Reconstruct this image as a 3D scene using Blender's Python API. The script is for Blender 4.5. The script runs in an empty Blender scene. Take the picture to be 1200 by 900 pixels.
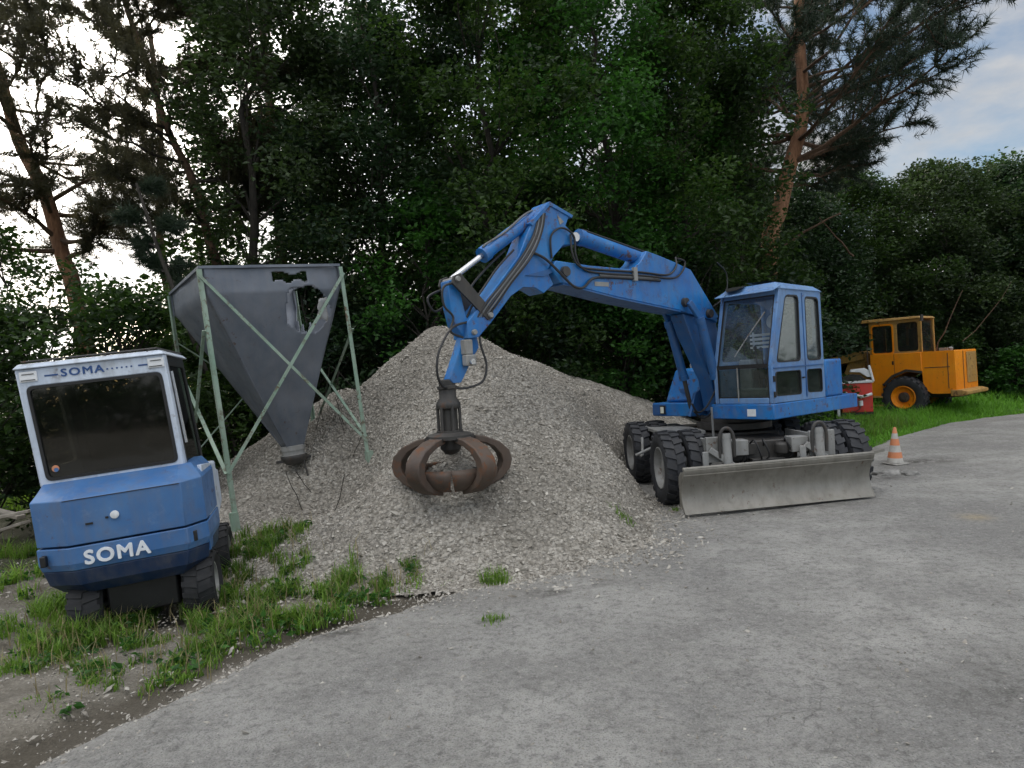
import bpy, bmesh, math, random
import numpy as np
from mathutils import Matrix, Vector, noise
from mathutils.geometry import tessellate_polygon
random.seed(7)
sc = bpy.context.scene
COL = sc.collection
R = math.radians

# ---------------------------------------------------------------- camera frame
FPX = 800.0; CAMH = 1.70; PITCH = math.atan(10/800.0); ROLL = R(3.5)
fwd = Vector((0, math.cos(PITCH), -math.sin(PITCH)))
up0 = Vector((0, math.sin(PITCH), math.cos(PITCH)))
r0 = Vector((1, 0, 0))
cright = math.cos(ROLL)*r0 - math.sin(ROLL)*up0
cup = math.sin(ROLL)*r0 + math.cos(ROLL)*up0
cam_d = bpy.data.cameras.new('camera'); cam = bpy.data.objects.new('camera', cam_d); COL.objects.link(cam)
cam_d.sensor_width = 36; cam_d.lens = FPX/1200*36; cam_d.clip_end = 2000; cam_d.clip_start = .05
m = Matrix((cright, cup, -fwd)).transposed().to_4x4(); m.translation = (0, 0, CAMH)
cam.matrix_world = m
sc.camera = cam

def atz(x, y, z=0.0):
    d = fwd + (x-600)/FPX*cright - (y-450)/FPX*cup
    return Vector((0, 0, CAMH)) + d*((z-CAMH)/d.z)
def at(x, y, Y):
    d = fwd + (x-600)/FPX*cright - (y-450)/FPX*cup
    return Vector((0, 0, CAMH)) + d*(Y/d.y)

# ---------------------------------------------------------------- mesh helpers
class MB:
    def __init__(s): s.v = []; s.f = []
    def add(s, vs, fs, M=None):
        o = len(s.v)
        for p in vs:
            p = Vector(p)
            s.v.append(tuple(M @ p) if M is not None else tuple(p))
        s.f += [tuple(i+o for i in f) for f in fs]
        return s
    def box(s, lo, hi, M=None):
        (x0, y0, z0), (x1, y1, z1) = lo, hi
        vs = [(x0,y0,z0),(x1,y0,z0),(x1,y1,z0),(x0,y1,z0),(x0,y0,z1),(x1,y0,z1),(x1,y1,z1),(x0,y1,z1)]
        return s.add(vs, [(0,3,2,1),(4,5,6,7),(0,1,5,4),(1,2,6,5),(2,3,7,6),(3,0,4,7)], M)
    def hexa(s, b, t, M=None):   # 4 bottom pts, 4 top pts
        return s.add(list(b)+list(t), [(0,3,2,1),(4,5,6,7),(0,1,5,4),(1,2,6,5),(2,3,7,6),(3,0,4,7)], M)
    def bar(s, p, q, w, h=None, upv=(0,0,1), M=None):
        p, q = Vector(p), Vector(q); h = h or w
        d = (q-p).normalized(); u = Vector(upv)
        if abs(d.dot(u)) > .98: u = Vector((1, 0, 0))
        a = d.cross(u).normalized(); b = a.cross(d)
        c = [(-w/2,-h/2),(w/2,-h/2),(w/2,h/2),(-w/2,h/2)]
        return s.hexa([p+a*i+b*j for i,j in c], [q+a*i+b*j for i,j in c], M)
    def prism(s, poly, lo, hi, fn, M=None):
        n = len(poly)
        vs = [fn(a, b, lo) for a, b in poly]+[fn(a, b, hi) for a, b in poly]
        tris = tessellate_polygon([[Vector((a, b, 0)) for a, b in poly]])
        fs = [tuple(t) for t in tris]+[tuple(i+n for i in reversed(t)) for t in tris]
        fs += [(i, (i+1) % n, (i+1) % n+n, i+n) for i in range(n)]
        return s.add(vs, fs, M)
    def plate(s, outer, holes, th, fn, M=None):
        loops = [outer]+list(holes); flat = [p for l in loops for p in l]; n = len(flat)
        tris = tessellate_polygon([[Vector((a, b, 0)) for a, b in l] for l in loops])
        vs = [fn(a, b, 0) for a, b in flat]+[fn(a, b, th) for a, b in flat]
        fs = [tuple(t) for t in tris]+[tuple(i+n for i in reversed(t)) for t in tris]
        o = 0
        for l in loops:
            k = len(l)
            fs += [(o+i, o+(i+1) % k, o+(i+1) % k+n, o+i+n) for i in range(k)]
            o += k
        return s.add(vs, fs, M)
    def tube(s, pts, r, n=8, cap=True, M=None):
        pts = [Vector(p) for p in pts]; N = len(pts)
        rr = [r]*N if not hasattr(r, '__len__') else r
        vs, fs, prev = [], [], None
        for i, p in enumerate(pts):
            t = (pts[min(i+1, N-1)]-pts[max(i-1, 0)]).normalized()
            if prev is None:
                a = t.cross(Vector((0, 0, 1)))
                if a.length < .05: a = t.cross(Vector((1, 0, 0)))
                a.normalize()
            else:
                a = (prev - t*prev.dot(t)).normalized()
            prev = a; b = t.cross(a)
            for k in range(n):
                g = 2*math.pi*k/n
                vs.append(p+(a*math.cos(g)+b*math.sin(g))*rr[i])
        for i in range(N-1):
            for k in range(n):
                fs.append((i*n+k, i*n+(k+1) % n, (i+1)*n+(k+1) % n, (i+1)*n+k))
        if cap:
            fs.append(tuple(range(n-1, -1, -1))); fs.append(tuple((N-1)*n+k for k in range(n)))
        return s.add(vs, fs, M)
    def lathe(s, prof, n=24, M=None, close=False):   # profile (r, h) about z
        vs, fs = [], []; N = len(prof)
        for r, h in prof:
            for k in range(n):
                g = 2*math.pi*k/n; vs.append((r*math.cos(g), r*math.sin(g), h))
        for i in range(N if close else N-1):
            j = (i+1) % N
            for k in range(n):
                fs.append((i*n+k, i*n+(k+1) % n, j*n+(k+1) % n, j*n+k))
        if not close:
            fs.append(tuple(range(n-1, -1, -1))); fs.append(tuple((N-1)*n+k for k in range(n)))
        return s.add(vs, fs, M)
    def build(s, name, mat, parent=None, bevel=0, smooth=35, recalc=True):
        me = bpy.data.meshes.new(name); me.from_pydata(s.v, [], s.f)
        if recalc:
            bm = bmesh.new(); bm.from_mesh(me); bmesh.ops.recalc_face_normals(bm, faces=bm.faces); bm.to_mesh(me); bm.free()
        me.materials.append(mat)
        if smooth:
            me.polygons.foreach_set('use_smooth', [True]*len(me.polygons)); me.set_sharp_from_angle(angle=R(smooth))
        o = bpy.data.objects.new(name, me); COL.objects.link(o)
        if parent: o.parent = parent
        if bevel:
            b = o.modifiers.new('bevel', 'BEVEL'); b.width = bevel; b.segments = 2; b.limit_method = 'ANGLE'; b.angle_limit = R(40); b.harden_normals = False
        return o

def thing(name, label, cat, M, group=None):
    o = bpy.data.objects.new(name, None); COL.objects.link(o); o.matrix_world = M; o.empty_display_size = .2
    return tag(o, label, cat, group)
def tag(o, label=None, cat=None, group=None, kind=None):
    if label: o['label'] = label
    if cat: o['category'] = cat
    if group: o['group'] = group
    if kind: o['kind'] = kind
    return o
def npmesh(name, V, Fc, mat, parent=None, attr=None, smooth=False):
    me = bpy.data.meshes.new(name); k = Fc.shape[1]; n = len(Fc)
    me.vertices.add(len(V)); me.vertices.foreach_set('co', V.astype(np.float32).ravel())
    me.loops.add(n*k); me.loops.foreach_set('vertex_index', Fc.astype(np.int32).ravel())
    me.polygons.add(n); me.polygons.foreach_set('loop_start', np.arange(0, n*k, k, dtype=np.int32))
    me.polygons.foreach_set('use_smooth', np.full(n, smooth))
    me.update(calc_edges=True)
    if attr is not None:
        a = me.attributes.new('tint', 'FLOAT', 'POINT'); a.data.foreach_set('value', attr.astype(np.float32))
    me.materials.append(mat)
    o = bpy.data.objects.new(name, me); COL.objects.link(o)
    if parent: o.parent = parent
    return o
def rr(x0, y0, x1, y1, r, n=4):
    out = []
    for cx, cy, a in ((x1-r, y0+r, -90), (x1-r, y1-r, 0), (x0+r, y1-r, 90), (x0+r, y0+r, 180)):
        for i in range(n+1):
            g = R(a+90*i/n); out.append((cx+r*math.cos(g), cy+r*math.sin(g)))
    return out
def rpoly(pts, r, n=4):
    out = []; N = len(pts)
    for i in range(N):
        p = Vector(pts[i]); a = (Vector(pts[i-1])-p); b = (Vector(pts[(i+1) % N])-p)
        k = min(r, a.length*.45, b.length*.45); A = p+a.normalized()*k; B = p+b.normalized()*k
        for j in range(n+1):
            t = j/n; out.append(tuple(A*(1-t)**2+p*2*t*(1-t)+B*t*t))
    return out
def smooth_path(pts, n=6):
    P = [Vector(p) for p in pts]; out = []
    for i in range(len(P)-1):
        a, b, c, d = P[max(i-1, 0)], P[i], P[i+1], P[min(i+2, len(P)-1)]
        for j in range(n):
            t = j/n
            out.append(.5*((2*b)+(c-a)*t+(2*a-5*b+4*c-d)*t*t+(3*b-a-3*c+d)*t**3))
    out.append(P[-1]); return out

# ---------------------------------------------------------------- materials
def mat(name):
    mt = bpy.data.materials.new(name); mt.use_nodes = True; nt = mt.node_tree
    return mt, nt, nt.nodes['Principled BSDF']
def N(nt, t, **kw):
    n = nt.nodes.new(t)
    for k, v in kw.items():
        if k in n.inputs.keys(): n.inputs[k].default_value = v
        else: setattr(n, k, v)
    return n
def noise_n(nt, vec, scale, detail=4, rough=.55, w=0):
    n = N(nt, 'ShaderNodeTexNoise'); n.inputs['Scale'].default_value = scale; n.inputs['Detail'].default_value = detail
    n.inputs['Roughness'].default_value = rough
    if w:
        mp = N(nt, 'ShaderNodeMapping'); mp.inputs['Location'].default_value = (w, w*1.7, -w); nt.links.new(vec, mp.inputs[0]); vec = mp.outputs[0]
    nt.links.new(vec, n.inputs['Vector']); return n.outputs['Fac']
def ramp(nt, fac, stops):
    n = N(nt, 'ShaderNodeValToRGB'); e = n.color_ramp.elements
    while len(e) < len(stops): e.new(.5)
    for i, (p, c) in enumerate(stops):
        e[i].position = p; e[i].color = (c, c, c, 1) if not hasattr(c, '__len__') else (*c, 1)
    nt.links.new(fac, n.inputs[0]); return n.outputs[0]
def mix(nt, fac, a, b, mode='MIX'):
    n = N(nt, 'ShaderNodeMix', data_type='RGBA', blend_type=mode)
    for sock, v in ((n.inputs[0], fac), (n.inputs[6], a), (n.inputs[7], b)):
        if hasattr(v, 'is_linked') or isinstance(v, bpy.types.NodeSocket): nt.links.new(v, sock)
        elif sock.type == 'RGBA': sock.default_value = (*v, 1)
        else: sock.default_value = v
    return n.outputs[2]
def math_n(nt, op, a, b=0.0):
    n = N(nt, 'ShaderNodeMath', operation=op)
    for i, v in enumerate((a, b)):
        if isinstance(v, bpy.types.NodeSocket): nt.links.new(v, n.inputs[i])
        else: n.inputs[i].default_value = v
    return n.outputs[0]
def bump(nt, p, h, strength, dist=.01):
    b = N(nt, 'ShaderNodeBump'); b.inputs['Strength'].default_value = strength; b.inputs['Distance'].default_value = dist
    nt.links.new(h, b.inputs['Height']); nt.links.new(b.outputs[0], p.inputs['Normal'])

def painted(name, col, fade, rust=.12, rough=.42, dirt=.35, dirtcol=(.16,.145,.12), streak=True, metal=0.0, rustcol=(.10,.045,.022), scale=1.0, scuff=0.0, scuffcol=(.36,.42,.50)):
    mt, nt, p = mat(name); tc = N(nt, 'ShaderNodeTexCoord').outputs['Object']
    c = mix(nt, ramp(nt, noise_n(nt, tc, 2.2*scale, 5), [(.35, 0), (.7, 1)]), col, fade)
    mp = N(nt, 'ShaderNodeMapping'); mp.inputs['Scale'].default_value = (9, 9, .9); nt.links.new(tc, mp.inputs[0])
    st = ramp(nt, noise_n(nt, mp.outputs[0], 1.6*scale, 5, .6, 3), [(.45, 0), (.78, 1)])
    c = mix(nt, math_n(nt, 'MULTIPLY', st, dirt), c, dirtcol)
    d2 = ramp(nt, noise_n(nt, tc, 7*scale, 8, .65, 9), [(.5, 0), (.72, 1)])
    c = mix(nt, math_n(nt, 'MULTIPLY', d2, dirt*.8), c, dirtcol)
    if scuff:
        sf = ramp(nt, noise_n(nt, tc, 5.5*scale, 10, .72, 23), [(.56, 0), (.66, 1)]); c = mix(nt, math_n(nt, 'MULTIPLY', sf, scuff), c, scuffcol)
    rs = ramp(nt, noise_n(nt, tc, 11*scale, 9, .7, 17), [(.64-rust*.5, 0), (.68-rust*.4, 1)]); rs = math_n(nt, 'MULTIPLY', rs, ramp(nt, noise_n(nt, tc, 1.7*scale, 4, .6, 41), [(.46, .12), (.60, 1)]))
    c = mix(nt, math_n(nt, 'MULTIPLY', rs, .85), c, rustcol)
    nt.links.new(c, p.inputs['Base Color'])
    ro = math_n(nt, 'ADD', math_n(nt, 'MULTIPLY', d2, .25), rough); ro = math_n(nt, 'ADD', ro, math_n(nt, 'MULTIPLY', rs, .3))
    nt.links.new(ro, p.inputs['Roughness']); p.inputs['Metallic'].default_value = metal
    bump(nt, p, math_n(nt, 'ADD', noise_n(nt, tc, 5*scale, 3), math_n(nt, 'MULTIPLY', rs, -.3)), .25, .012)
    return mt
def plain(name, col, rough=.6, metal=0.0, var=.25, scale=12):
    mt, nt, p = mat(name); tc = N(nt, 'ShaderNodeTexCoord').outputs['Object']
    n = noise_n(nt, tc, scale, 6)
    nt.links.new(mix(nt, ramp(nt, n, [(.3, 0), (.72, 1)]), tuple(x*(1-var) for x in col), tuple(min(1, x*(1+var)) for x in col)), p.inputs['Base Color'])
    p.inputs['Roughness'].default_value = rough; p.inputs['Metallic'].default_value = metal
    bump(nt, p, n, .2, .006); return mt
def glass(name, tint, gloss=.12, dirt=.12, dirtcol=(.35,.36,.34), fres=.6):
    mt, nt, p = mat(name); nt.nodes.remove(p)
    out = [n for n in nt.nodes if n.type == 'OUTPUT_MATERIAL'][0]
    tr = N(nt, 'ShaderNodeBsdfTransparent'); tr.inputs[0].default_value = (*tint, 1)
    gl = N(nt, 'ShaderNodeBsdfGlossy'); gl.inputs['Roughness'].default_value = .04; gl.inputs[0].default_value = (.9, .93, .95, 1)
    df = N(nt, 'ShaderNodeBsdfDiffuse'); df.inputs[0].default_value = (*dirtcol, 1)
    lw = N(nt, 'ShaderNodeLayerWeight'); lw.inputs[0].default_value = .35
    m1 = N(nt, 'ShaderNodeMixShader'); m2 = N(nt, 'ShaderNodeMixShader')
    nt.links.new(math_n(nt, 'ADD', math_n(nt, 'MULTIPLY', lw.outputs['Fresnel'], fres), gloss), m1.inputs[0])
    nt.links.new(tr.outputs[0], m1.inputs[1]); nt.links.new(gl.outputs[0], m1.inputs[2])
    tc = N(nt, 'ShaderNodeTexCoord').outputs['Object']
    d = ramp(nt, noise_n(nt, tc, 4, 7, .65), [(.35, .25), (.75, 1)])
    nt.links.new(math_n(nt, 'MULTIPLY', d, dirt), m2.inputs[0]); nt.links.new(m1.outputs[0], m2.inputs[1]); nt.links.new(df.outputs[0], m2.inputs[2])
    nt.links.new(m2.outputs[0], out.inputs[0]); return mt
def leafmat(name, dark, light, trans=.35, rough=.5):
    mt, nt, p = mat(name)
    out = [n for n in nt.nodes if n.type == 'OUTPUT_MATERIAL'][0]
    at_ = N(nt, 'ShaderNodeAttribute'); at_.attribute_name = 'tint'
    c = mix(nt, at_.outputs['Fac'], dark, light)
    nt.links.new(c, p.inputs['Base Color']); p.inputs['Roughness'].default_value = rough; p.inputs['Specular IOR Level'].default_value = .35
    tl = N(nt, 'ShaderNodeBsdfTranslucent'); nt.links.new(mix(nt, .5, c, tuple(min(1, x*1.6) for x in light)), tl.inputs[0])
    ms = N(nt, 'ShaderNodeMixShader'); ms.inputs[0].default_value = trans
    nt.links.new(p.outputs[0], ms.inputs[1]); nt.links.new(tl.outputs[0], ms.inputs[2]); nt.links.new(ms.outputs[0], out.inputs[0])
    return mt

BLUE = painted('blue_paint', (.005,.125,.42), (.015,.20,.52), rust=.18, rough=.36, dirt=.34, scuff=.09)
BLUE2 = painted('deep_blue_paint', (.010,.085,.26), (.022,.125,.34), rust=.1, rough=.42, dirt=.25)
CABB = painted('faded_cab_paint', (.08,.20,.44), (.17,.31,.53), rust=.1, rough=.4, dirt=.4, scuff=.2)
MBLUE = painted('mini_blue_paint', (.038,.13,.33), (.075,.19,.40), rust=.1, rough=.45, dirt=.32, scuff=.14)
MPALE = painted('mini_pale_paint', (.54,.62,.74), (.62,.68,.76), rust=.1, rough=.45, dirt=.4)
MDARK = painted('mini_navy_paint', (.007,.024,.075), (.016,.042,.11), rust=.06, rough=.45, dirt=.3)
RUST = painted('rusty_steel', (.062,.043,.033), (.10,.068,.048), rust=.24, rough=.6, dirt=.4, dirtcol=(.11,.09,.075), rustcol=(.16,.065,.028))
DARKST = painted('dark_oily_steel', (.028,.027,.026), (.055,.052,.048), rust=.12, rough=.5, dirt=.4, dirtcol=(.10,.09,.08))
GREYST = painted('grey_painted_steel', (.24,.245,.24), (.32,.32,.31), rust=.1, rough=.5, dirt=.55)
BLADE = painted('scuffed_blade_steel', (.21,.20,.175), (.30,.285,.25), rust=.08, rough=.42, dirt=.45, dirtcol=(.13,.115,.09), metal=.25)
CHROME = plain('chromed_rod', (.6,.61,.63), .2, .9, .1)
RUBBER = painted('tyre_rubber', (.020,.022,.027), (.034,.036,.042), rust=-.3, rough=.7, dirt=.32, dirtcol=(.09,.086,.08))
TYRED = painted('black_tyre_rubber', (.012,.013,.015), (.022,.023,.026), rust=-.3, rough=.75, dirt=.25, dirtcol=(.06,.055,.05))
HOSE = plain('hose_rubber', (.02,.02,.021), .45)
PIPE = painted('greyed_pipe', (.10,.11,.12), (.16,.17,.18), rust=.1, rough=.45)
BLACK = plain('black_plastic', (.012,.012,.013), .45)
INTER = plain('cab_interior', (.20,.22,.23), .7)
SEATM = plain('seat_fabric', (.03,.035,.04), .8)
WHITE = plain('white_paint', (.72,.74,.76), .5, var=.1)
LETTERW = plain('white_lettering', (.75,.78,.82), .5, var=.12)
LETTERB = plain('blue_lettering', (.02,.07,.22), .5, var=.12)
GLASS = glass('cab_glass', (.80,.85,.84), .035, .14, (.42,.45,.46), .45)
GLASSLOW = glass('low_cab_glass', (.40,.48,.43), .05, .10, (.3,.34,.3), .4)
GLASSD = glass('dark_glass', (.20,.19,.15), .03, .05, (.2,.2,.17), .25)
GLASSY = glass('loader_glass', (.45,.5,.45), .06, .08)
GREENP = painted('pale_green_paint', (.20,.31,.235), (.30,.39,.315), rust=.25, rough=.55, dirt=.35)
BIN = painted('blue_grey_sheet_steel', (.10,.12,.152), (.18,.198,.23), rust=.07, rough=.5, dirt=.45, dirtcol=(.19,.19,.20), metal=.2)
YELL = painted('orange_yellow_paint', (.90,.27,.006), (.92,.33,.012), rust=.1, rough=.4, dirt=.15, dirtcol=(.25,.13,.05))
YELLD = painted('worn_yellow_paint', (.42,.23,.05), (.5,.3,.08), rust=.2, rough=.55, dirt=.4)
REDP = painted('red_paint', (.55,.025,.018), (.62,.05,.03), rust=.06, rough=.42, dirt=.2)
ORANGE = painted('cone_orange', (.66,.22,.09), (.7,.32,.17), rust=0, rough=.6, dirt=.45)
CONEW = painted('cone_white', (.50,.48,.44), (.60,.58,.54), rust=0, rough=.6, dirt=.5)
CONEB = painted('grimy_cone_base', (.30,.29,.27), (.4,.39,.36), rust=0, rough=.6, dirt=.6)
LENS = plain('lamp_lens', (.7,.72,.62), .15, var=.1)
WOODW = plain('weathered_wood', (.22,.20,.17), .85, var=.4, scale=8)

# ---------------------------------------------------------------- world / sun
SUN_EL = R(23); SUN_AZ = R(-33)      # azimuth from +Y towards +X
sund = Vector((math.sin(SUN_AZ)*math.cos(SUN_EL), math.cos(SUN_AZ)*math.cos(SUN_EL), math.sin(SUN_EL)))
w = bpy.data.worlds.new('World'); sc.world = w; w.use_nodes = True; nt = w.node_tree
bg = nt.nodes['Background']
sky = N(nt, 'ShaderNodeTexSky', sky_type='NISHITA'); sky.sun_disc = False; sky.sun_elevation = SUN_EL; sky.sun_rotation = SUN_AZ
sky.air_density = 1.0; sky.dust_density = 1.0
gen = N(nt, 'ShaderNodeTexCoord').outputs['Generated']
mp = N(nt, 'ShaderNodeMapping'); mp.inputs['Scale'].default_value = (1, 1, 2.2); mp.inputs['Location'].default_value = (.31, .2, .1); nt.links.new(gen, mp.inputs[0])
cl = ramp(nt, noise_n(nt, mp.outputs[0], 2.6, 8, .55), [(.44, 0), (.58, 1)])
shade = ramp(nt, noise_n(nt, mp.outputs[0], 4.5, 6, .6, 5), [(.3, (2.95,2.95,3.0)), (.7, (4.5,4.42,4.3))])
# cloud deck: brightest overhead and in the part of the sky facing the sun, greyer towards it
sp_ = N(nt, 'ShaderNodeSeparateXYZ'); nt.links.new(gen, sp_.inputs[0])
def smap(sock, f0, f1, t0, t1):
    mr = N(nt, 'ShaderNodeMapRange'); mr.interpolation_type = 'SMOOTHSTEP'
    for k_, v_ in (('From Min', f0), ('From Max', f1), ('To Min', t0), ('To Max', t1)): mr.inputs[k_].default_value = v_
    nt.links.new(sock, mr.inputs['Value']); return mr.outputs[0]
mul = math_n(nt, 'ADD', smap(sp_.outputs['Z'], .42, .85, 1.0, 5.2), smap(sp_.outputs['Y'], .3, -.6, 0.0, .9))
sh2 = N(nt, 'ShaderNodeVectorMath', operation='SCALE'); nt.links.new(shade, sh2.inputs[0]); nt.links.new(mul, sh2.inputs['Scale'])
sk2 = N(nt, 'ShaderNodeVectorMath', operation='SCALE'); nt.links.new(sky.outputs[0], sk2.inputs[0]); sk2.inputs['Scale'].default_value = .8
cloudc = mix(nt, cl, sk2.outputs[0], sh2.outputs[0])
dp = N(nt, 'ShaderNodeVectorMath', operation='DOT_PRODUCT'); nt.links.new(gen, dp.inputs[0]); dp.inputs[1].default_value = sund
g = math_n(nt, 'MAXIMUM', dp.outputs['Value'], 0)
g1 = math_n(nt, 'MULTIPLY', math_n(nt, 'POWER', g, 14), 16.0); g2 = math_n(nt, 'MULTIPLY', math_n(nt, 'POWER', g, 160), 70.0)
gl = math_n(nt, 'ADD', g1, g2)
glow = N(nt, 'ShaderNodeVectorMath', operation='SCALE'); glow.inputs[0].default_value = (1, .96, .9); nt.links.new(gl, glow.inputs['Scale'])
tot = mix(nt, 1.0, cloudc, glow.outputs[0], 'ADD')
nt.links.new(tot, bg.inputs[0]); bg.inputs[1].default_value = .10
sl = bpy.data.lights.new('sun', 'SUN'); sl.energy = 2.6; sl.angle = R(10); sl.color = (1, .90, .74)
so = bpy.data.objects.new('sun', sl); COL.objects.link(so); so.rotation_euler = (-sund).to_track_quat('-Z', 'Y').to_euler(); so.location = sund*60

# ---------------------------------------------------------------- terrain
PEAKS = [(-.98+3.68*q, 9.45+4.15*q, 2.60-.46*min(1, q*3.6)-1.02*max(0, q-.278)/.722, .74-.17*q) for q in [i/14 for i in range(15)]] + [(-2.6,10.6,1.75,.66)]
def pile_h(x, y):
    best = None
    hs = []
    for px, py, h, k in PEAKS:
        r = np.sqrt((x-px)**2+(y-py)**2+.30**2)-.12
        hs.append(h-k*r)
    hs = np.stack(hs); t = .04
    mx = hs.max(0); hh = mx+t*np.log(np.exp((hs-mx)/t).sum(0))
    hh = hh-.9*np.exp(-((x+2.1)/1.0)**2-((y-8)/.9)**2)-.95*np.exp(-((x-2.5)/.95)**2-((y-8.9)/1.6)**2)
    hh = hh-1.0*np.exp(-((x-1.75)/.62)**2-((y-9.9)/.95)**2)
    hh = hh-.55*np.exp(-((x-1.9)/.6)**2-((y-7.5)/.9)**2)
    s = .09
    return s*np.log1p(np.exp(np.clip(hh/s, -40, 40)))
def npnoise(x, y, sc_, seed=0):
    return np.array([noise.noise(Vector((a*sc_+seed, b*sc_-seed, seed*.37))) for a, b in zip(x.ravel(), y.ravel())]).reshape(x.shape)
road_px = [(50,895),(150,846),(240,802),(300,771),(365,745),(410,732),(480,712),(545,690),(610,682),(680,668)]
road_poly = [(-9,-9),(-5.2,-1.5)]+[tuple(atz(*p).xy) for p in road_px]+[(1.4,8.6),(1.5,11),(3.2,13.2),(5.2,12.2)]+\
    [tuple(atz(*p).xy) for p in [(1010,531),(1050,512),(1110,496),(1155,489),(1200,484)]]+[(22,22),(60,30),(60,-9)]
E2 = np.array(road_poly); E2n = np.roll(E2, -1, 0)
def road_dist(x, y):   # >0 outside
    P = np.stack([x, y], -1)[..., None, :]; a = E2; b = E2n; ab = b-a
    t = np.clip(((P-a)*ab).sum(-1)/(ab*ab).sum(-1), 0, 1); d = np.sqrt((((a+t[..., None]*ab)-P)**2).sum(-1)).min(-1)
    yy = y[..., None]; xx = x[..., None]
    c = ((a[:, 1] > yy) != (b[:, 1] > yy)) & (xx < (b[:, 0]-a[:, 0])*(yy-a[:, 1])/(b[:, 1]-a[:, 1]+1e-12)+a[:, 0])
    ins = c.sum(-1) % 2 == 1
    return np.where(ins, -d, d)

def groundmat():
    mt, nt, p = mat('dirt_and_gravel'); tc = N(nt, 'ShaderNodeTexCoord').outputs['Object']
    big = noise_n(nt, tc, .9, 5); mid = noise_n(nt, tc, 5, 8, .65, 2); fine = noise_n(nt, tc, 60, 4, .7, 4)
    c = mix(nt, ramp(nt, mid, [(.35, 0), (.65, 1)]), (.13,.115,.09), (.30,.275,.23))
    c = mix(nt, ramp(nt, big, [(.42, 0), (.62, 1)]), c, (.36,.335,.29))
    a = N(nt, 'ShaderNodeAttribute'); a.attribute_name = 'soil'
    c = mix(nt, a.outputs['Fac'], c, (.11,.096,.074))
    g_ = N(nt, 'ShaderNodeAttribute'); g_.attribute_name = 'turf'
    c = mix(nt, g_.outputs['Fac'], c, (.035,.05,.015))
    c = mix(nt, ramp(nt, fine, [(.3, .55), (.7, 0)]), c, (.03,.027,.022))
    nt.links.new(c, p.inputs['Base Color']); p.inputs['Roughness'].default_value = .95; p.inputs['Specular IOR Level'].default_value = .15
    bump(nt, p, math_n(nt, 'ADD', math_n(nt, 'MULTIPLY', mid, .6), math_n(nt, 'MULTIPLY', fine, .5)), .9, .04); return mt
GROUND = groundmat()
def gravelmat(name, lo, hi, bumpd=.03):
    mt, nt, p = mat(name); tc = N(nt, 'ShaderNodeTexCoord').outputs['Object']
    v = N(nt, 'ShaderNodeTexVoronoi'); v.inputs['Scale'].default_value = 26; nt.links.new(tc, v.inputs['Vector'])
    v2 = N(nt, 'ShaderNodeTexVoronoi'); v2.inputs['Scale'].default_value = 58; nt.links.new(tc, v2.inputs['Vector'])
    sep = N(nt, 'ShaderNodeSeparateColor'); nt.links.new(v.outputs['Color'], sep.inputs[0])
    big = noise_n(nt, tc, 1.1, 5)
    c = mix(nt, sep.outputs[0], lo, hi)
    c = mix(nt, ramp(nt, big, [(.38, .6), (.60, 0)]), c, tuple(x*.72 for x in lo))
    c = mix(nt, ramp(nt, v.outputs['Distance'], [(.45, 0), (.8, .55)]), c, tuple(x*.3 for x in lo))
    nt.links.new(c, p.inputs['Base Color']); p.inputs['Roughness'].default_value = .92; p.inputs['Specular IOR Level'].default_value = .2
    h = math_n(nt, 'ADD', math_n(nt, 'MULTIPLY', v.outputs['Distance'], -1.0), math_n(nt, 'MULTIPLY', v2.outputs['Distance'], -.5))
    h = math_n(nt, 'ADD', h, math_n(nt, 'MULTIPLY', noise_n(nt, tc, 14, 6), .8))
    bump(nt, p, h, 1.0, bumpd); return mt
PILE = gravelmat('crushed_gravel', (.28,.258,.22), (.49,.46,.41))
STONE = leafmat('stone_chips', (.20,.18,.15), (.55,.52,.465), 0.0, .9)
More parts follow.
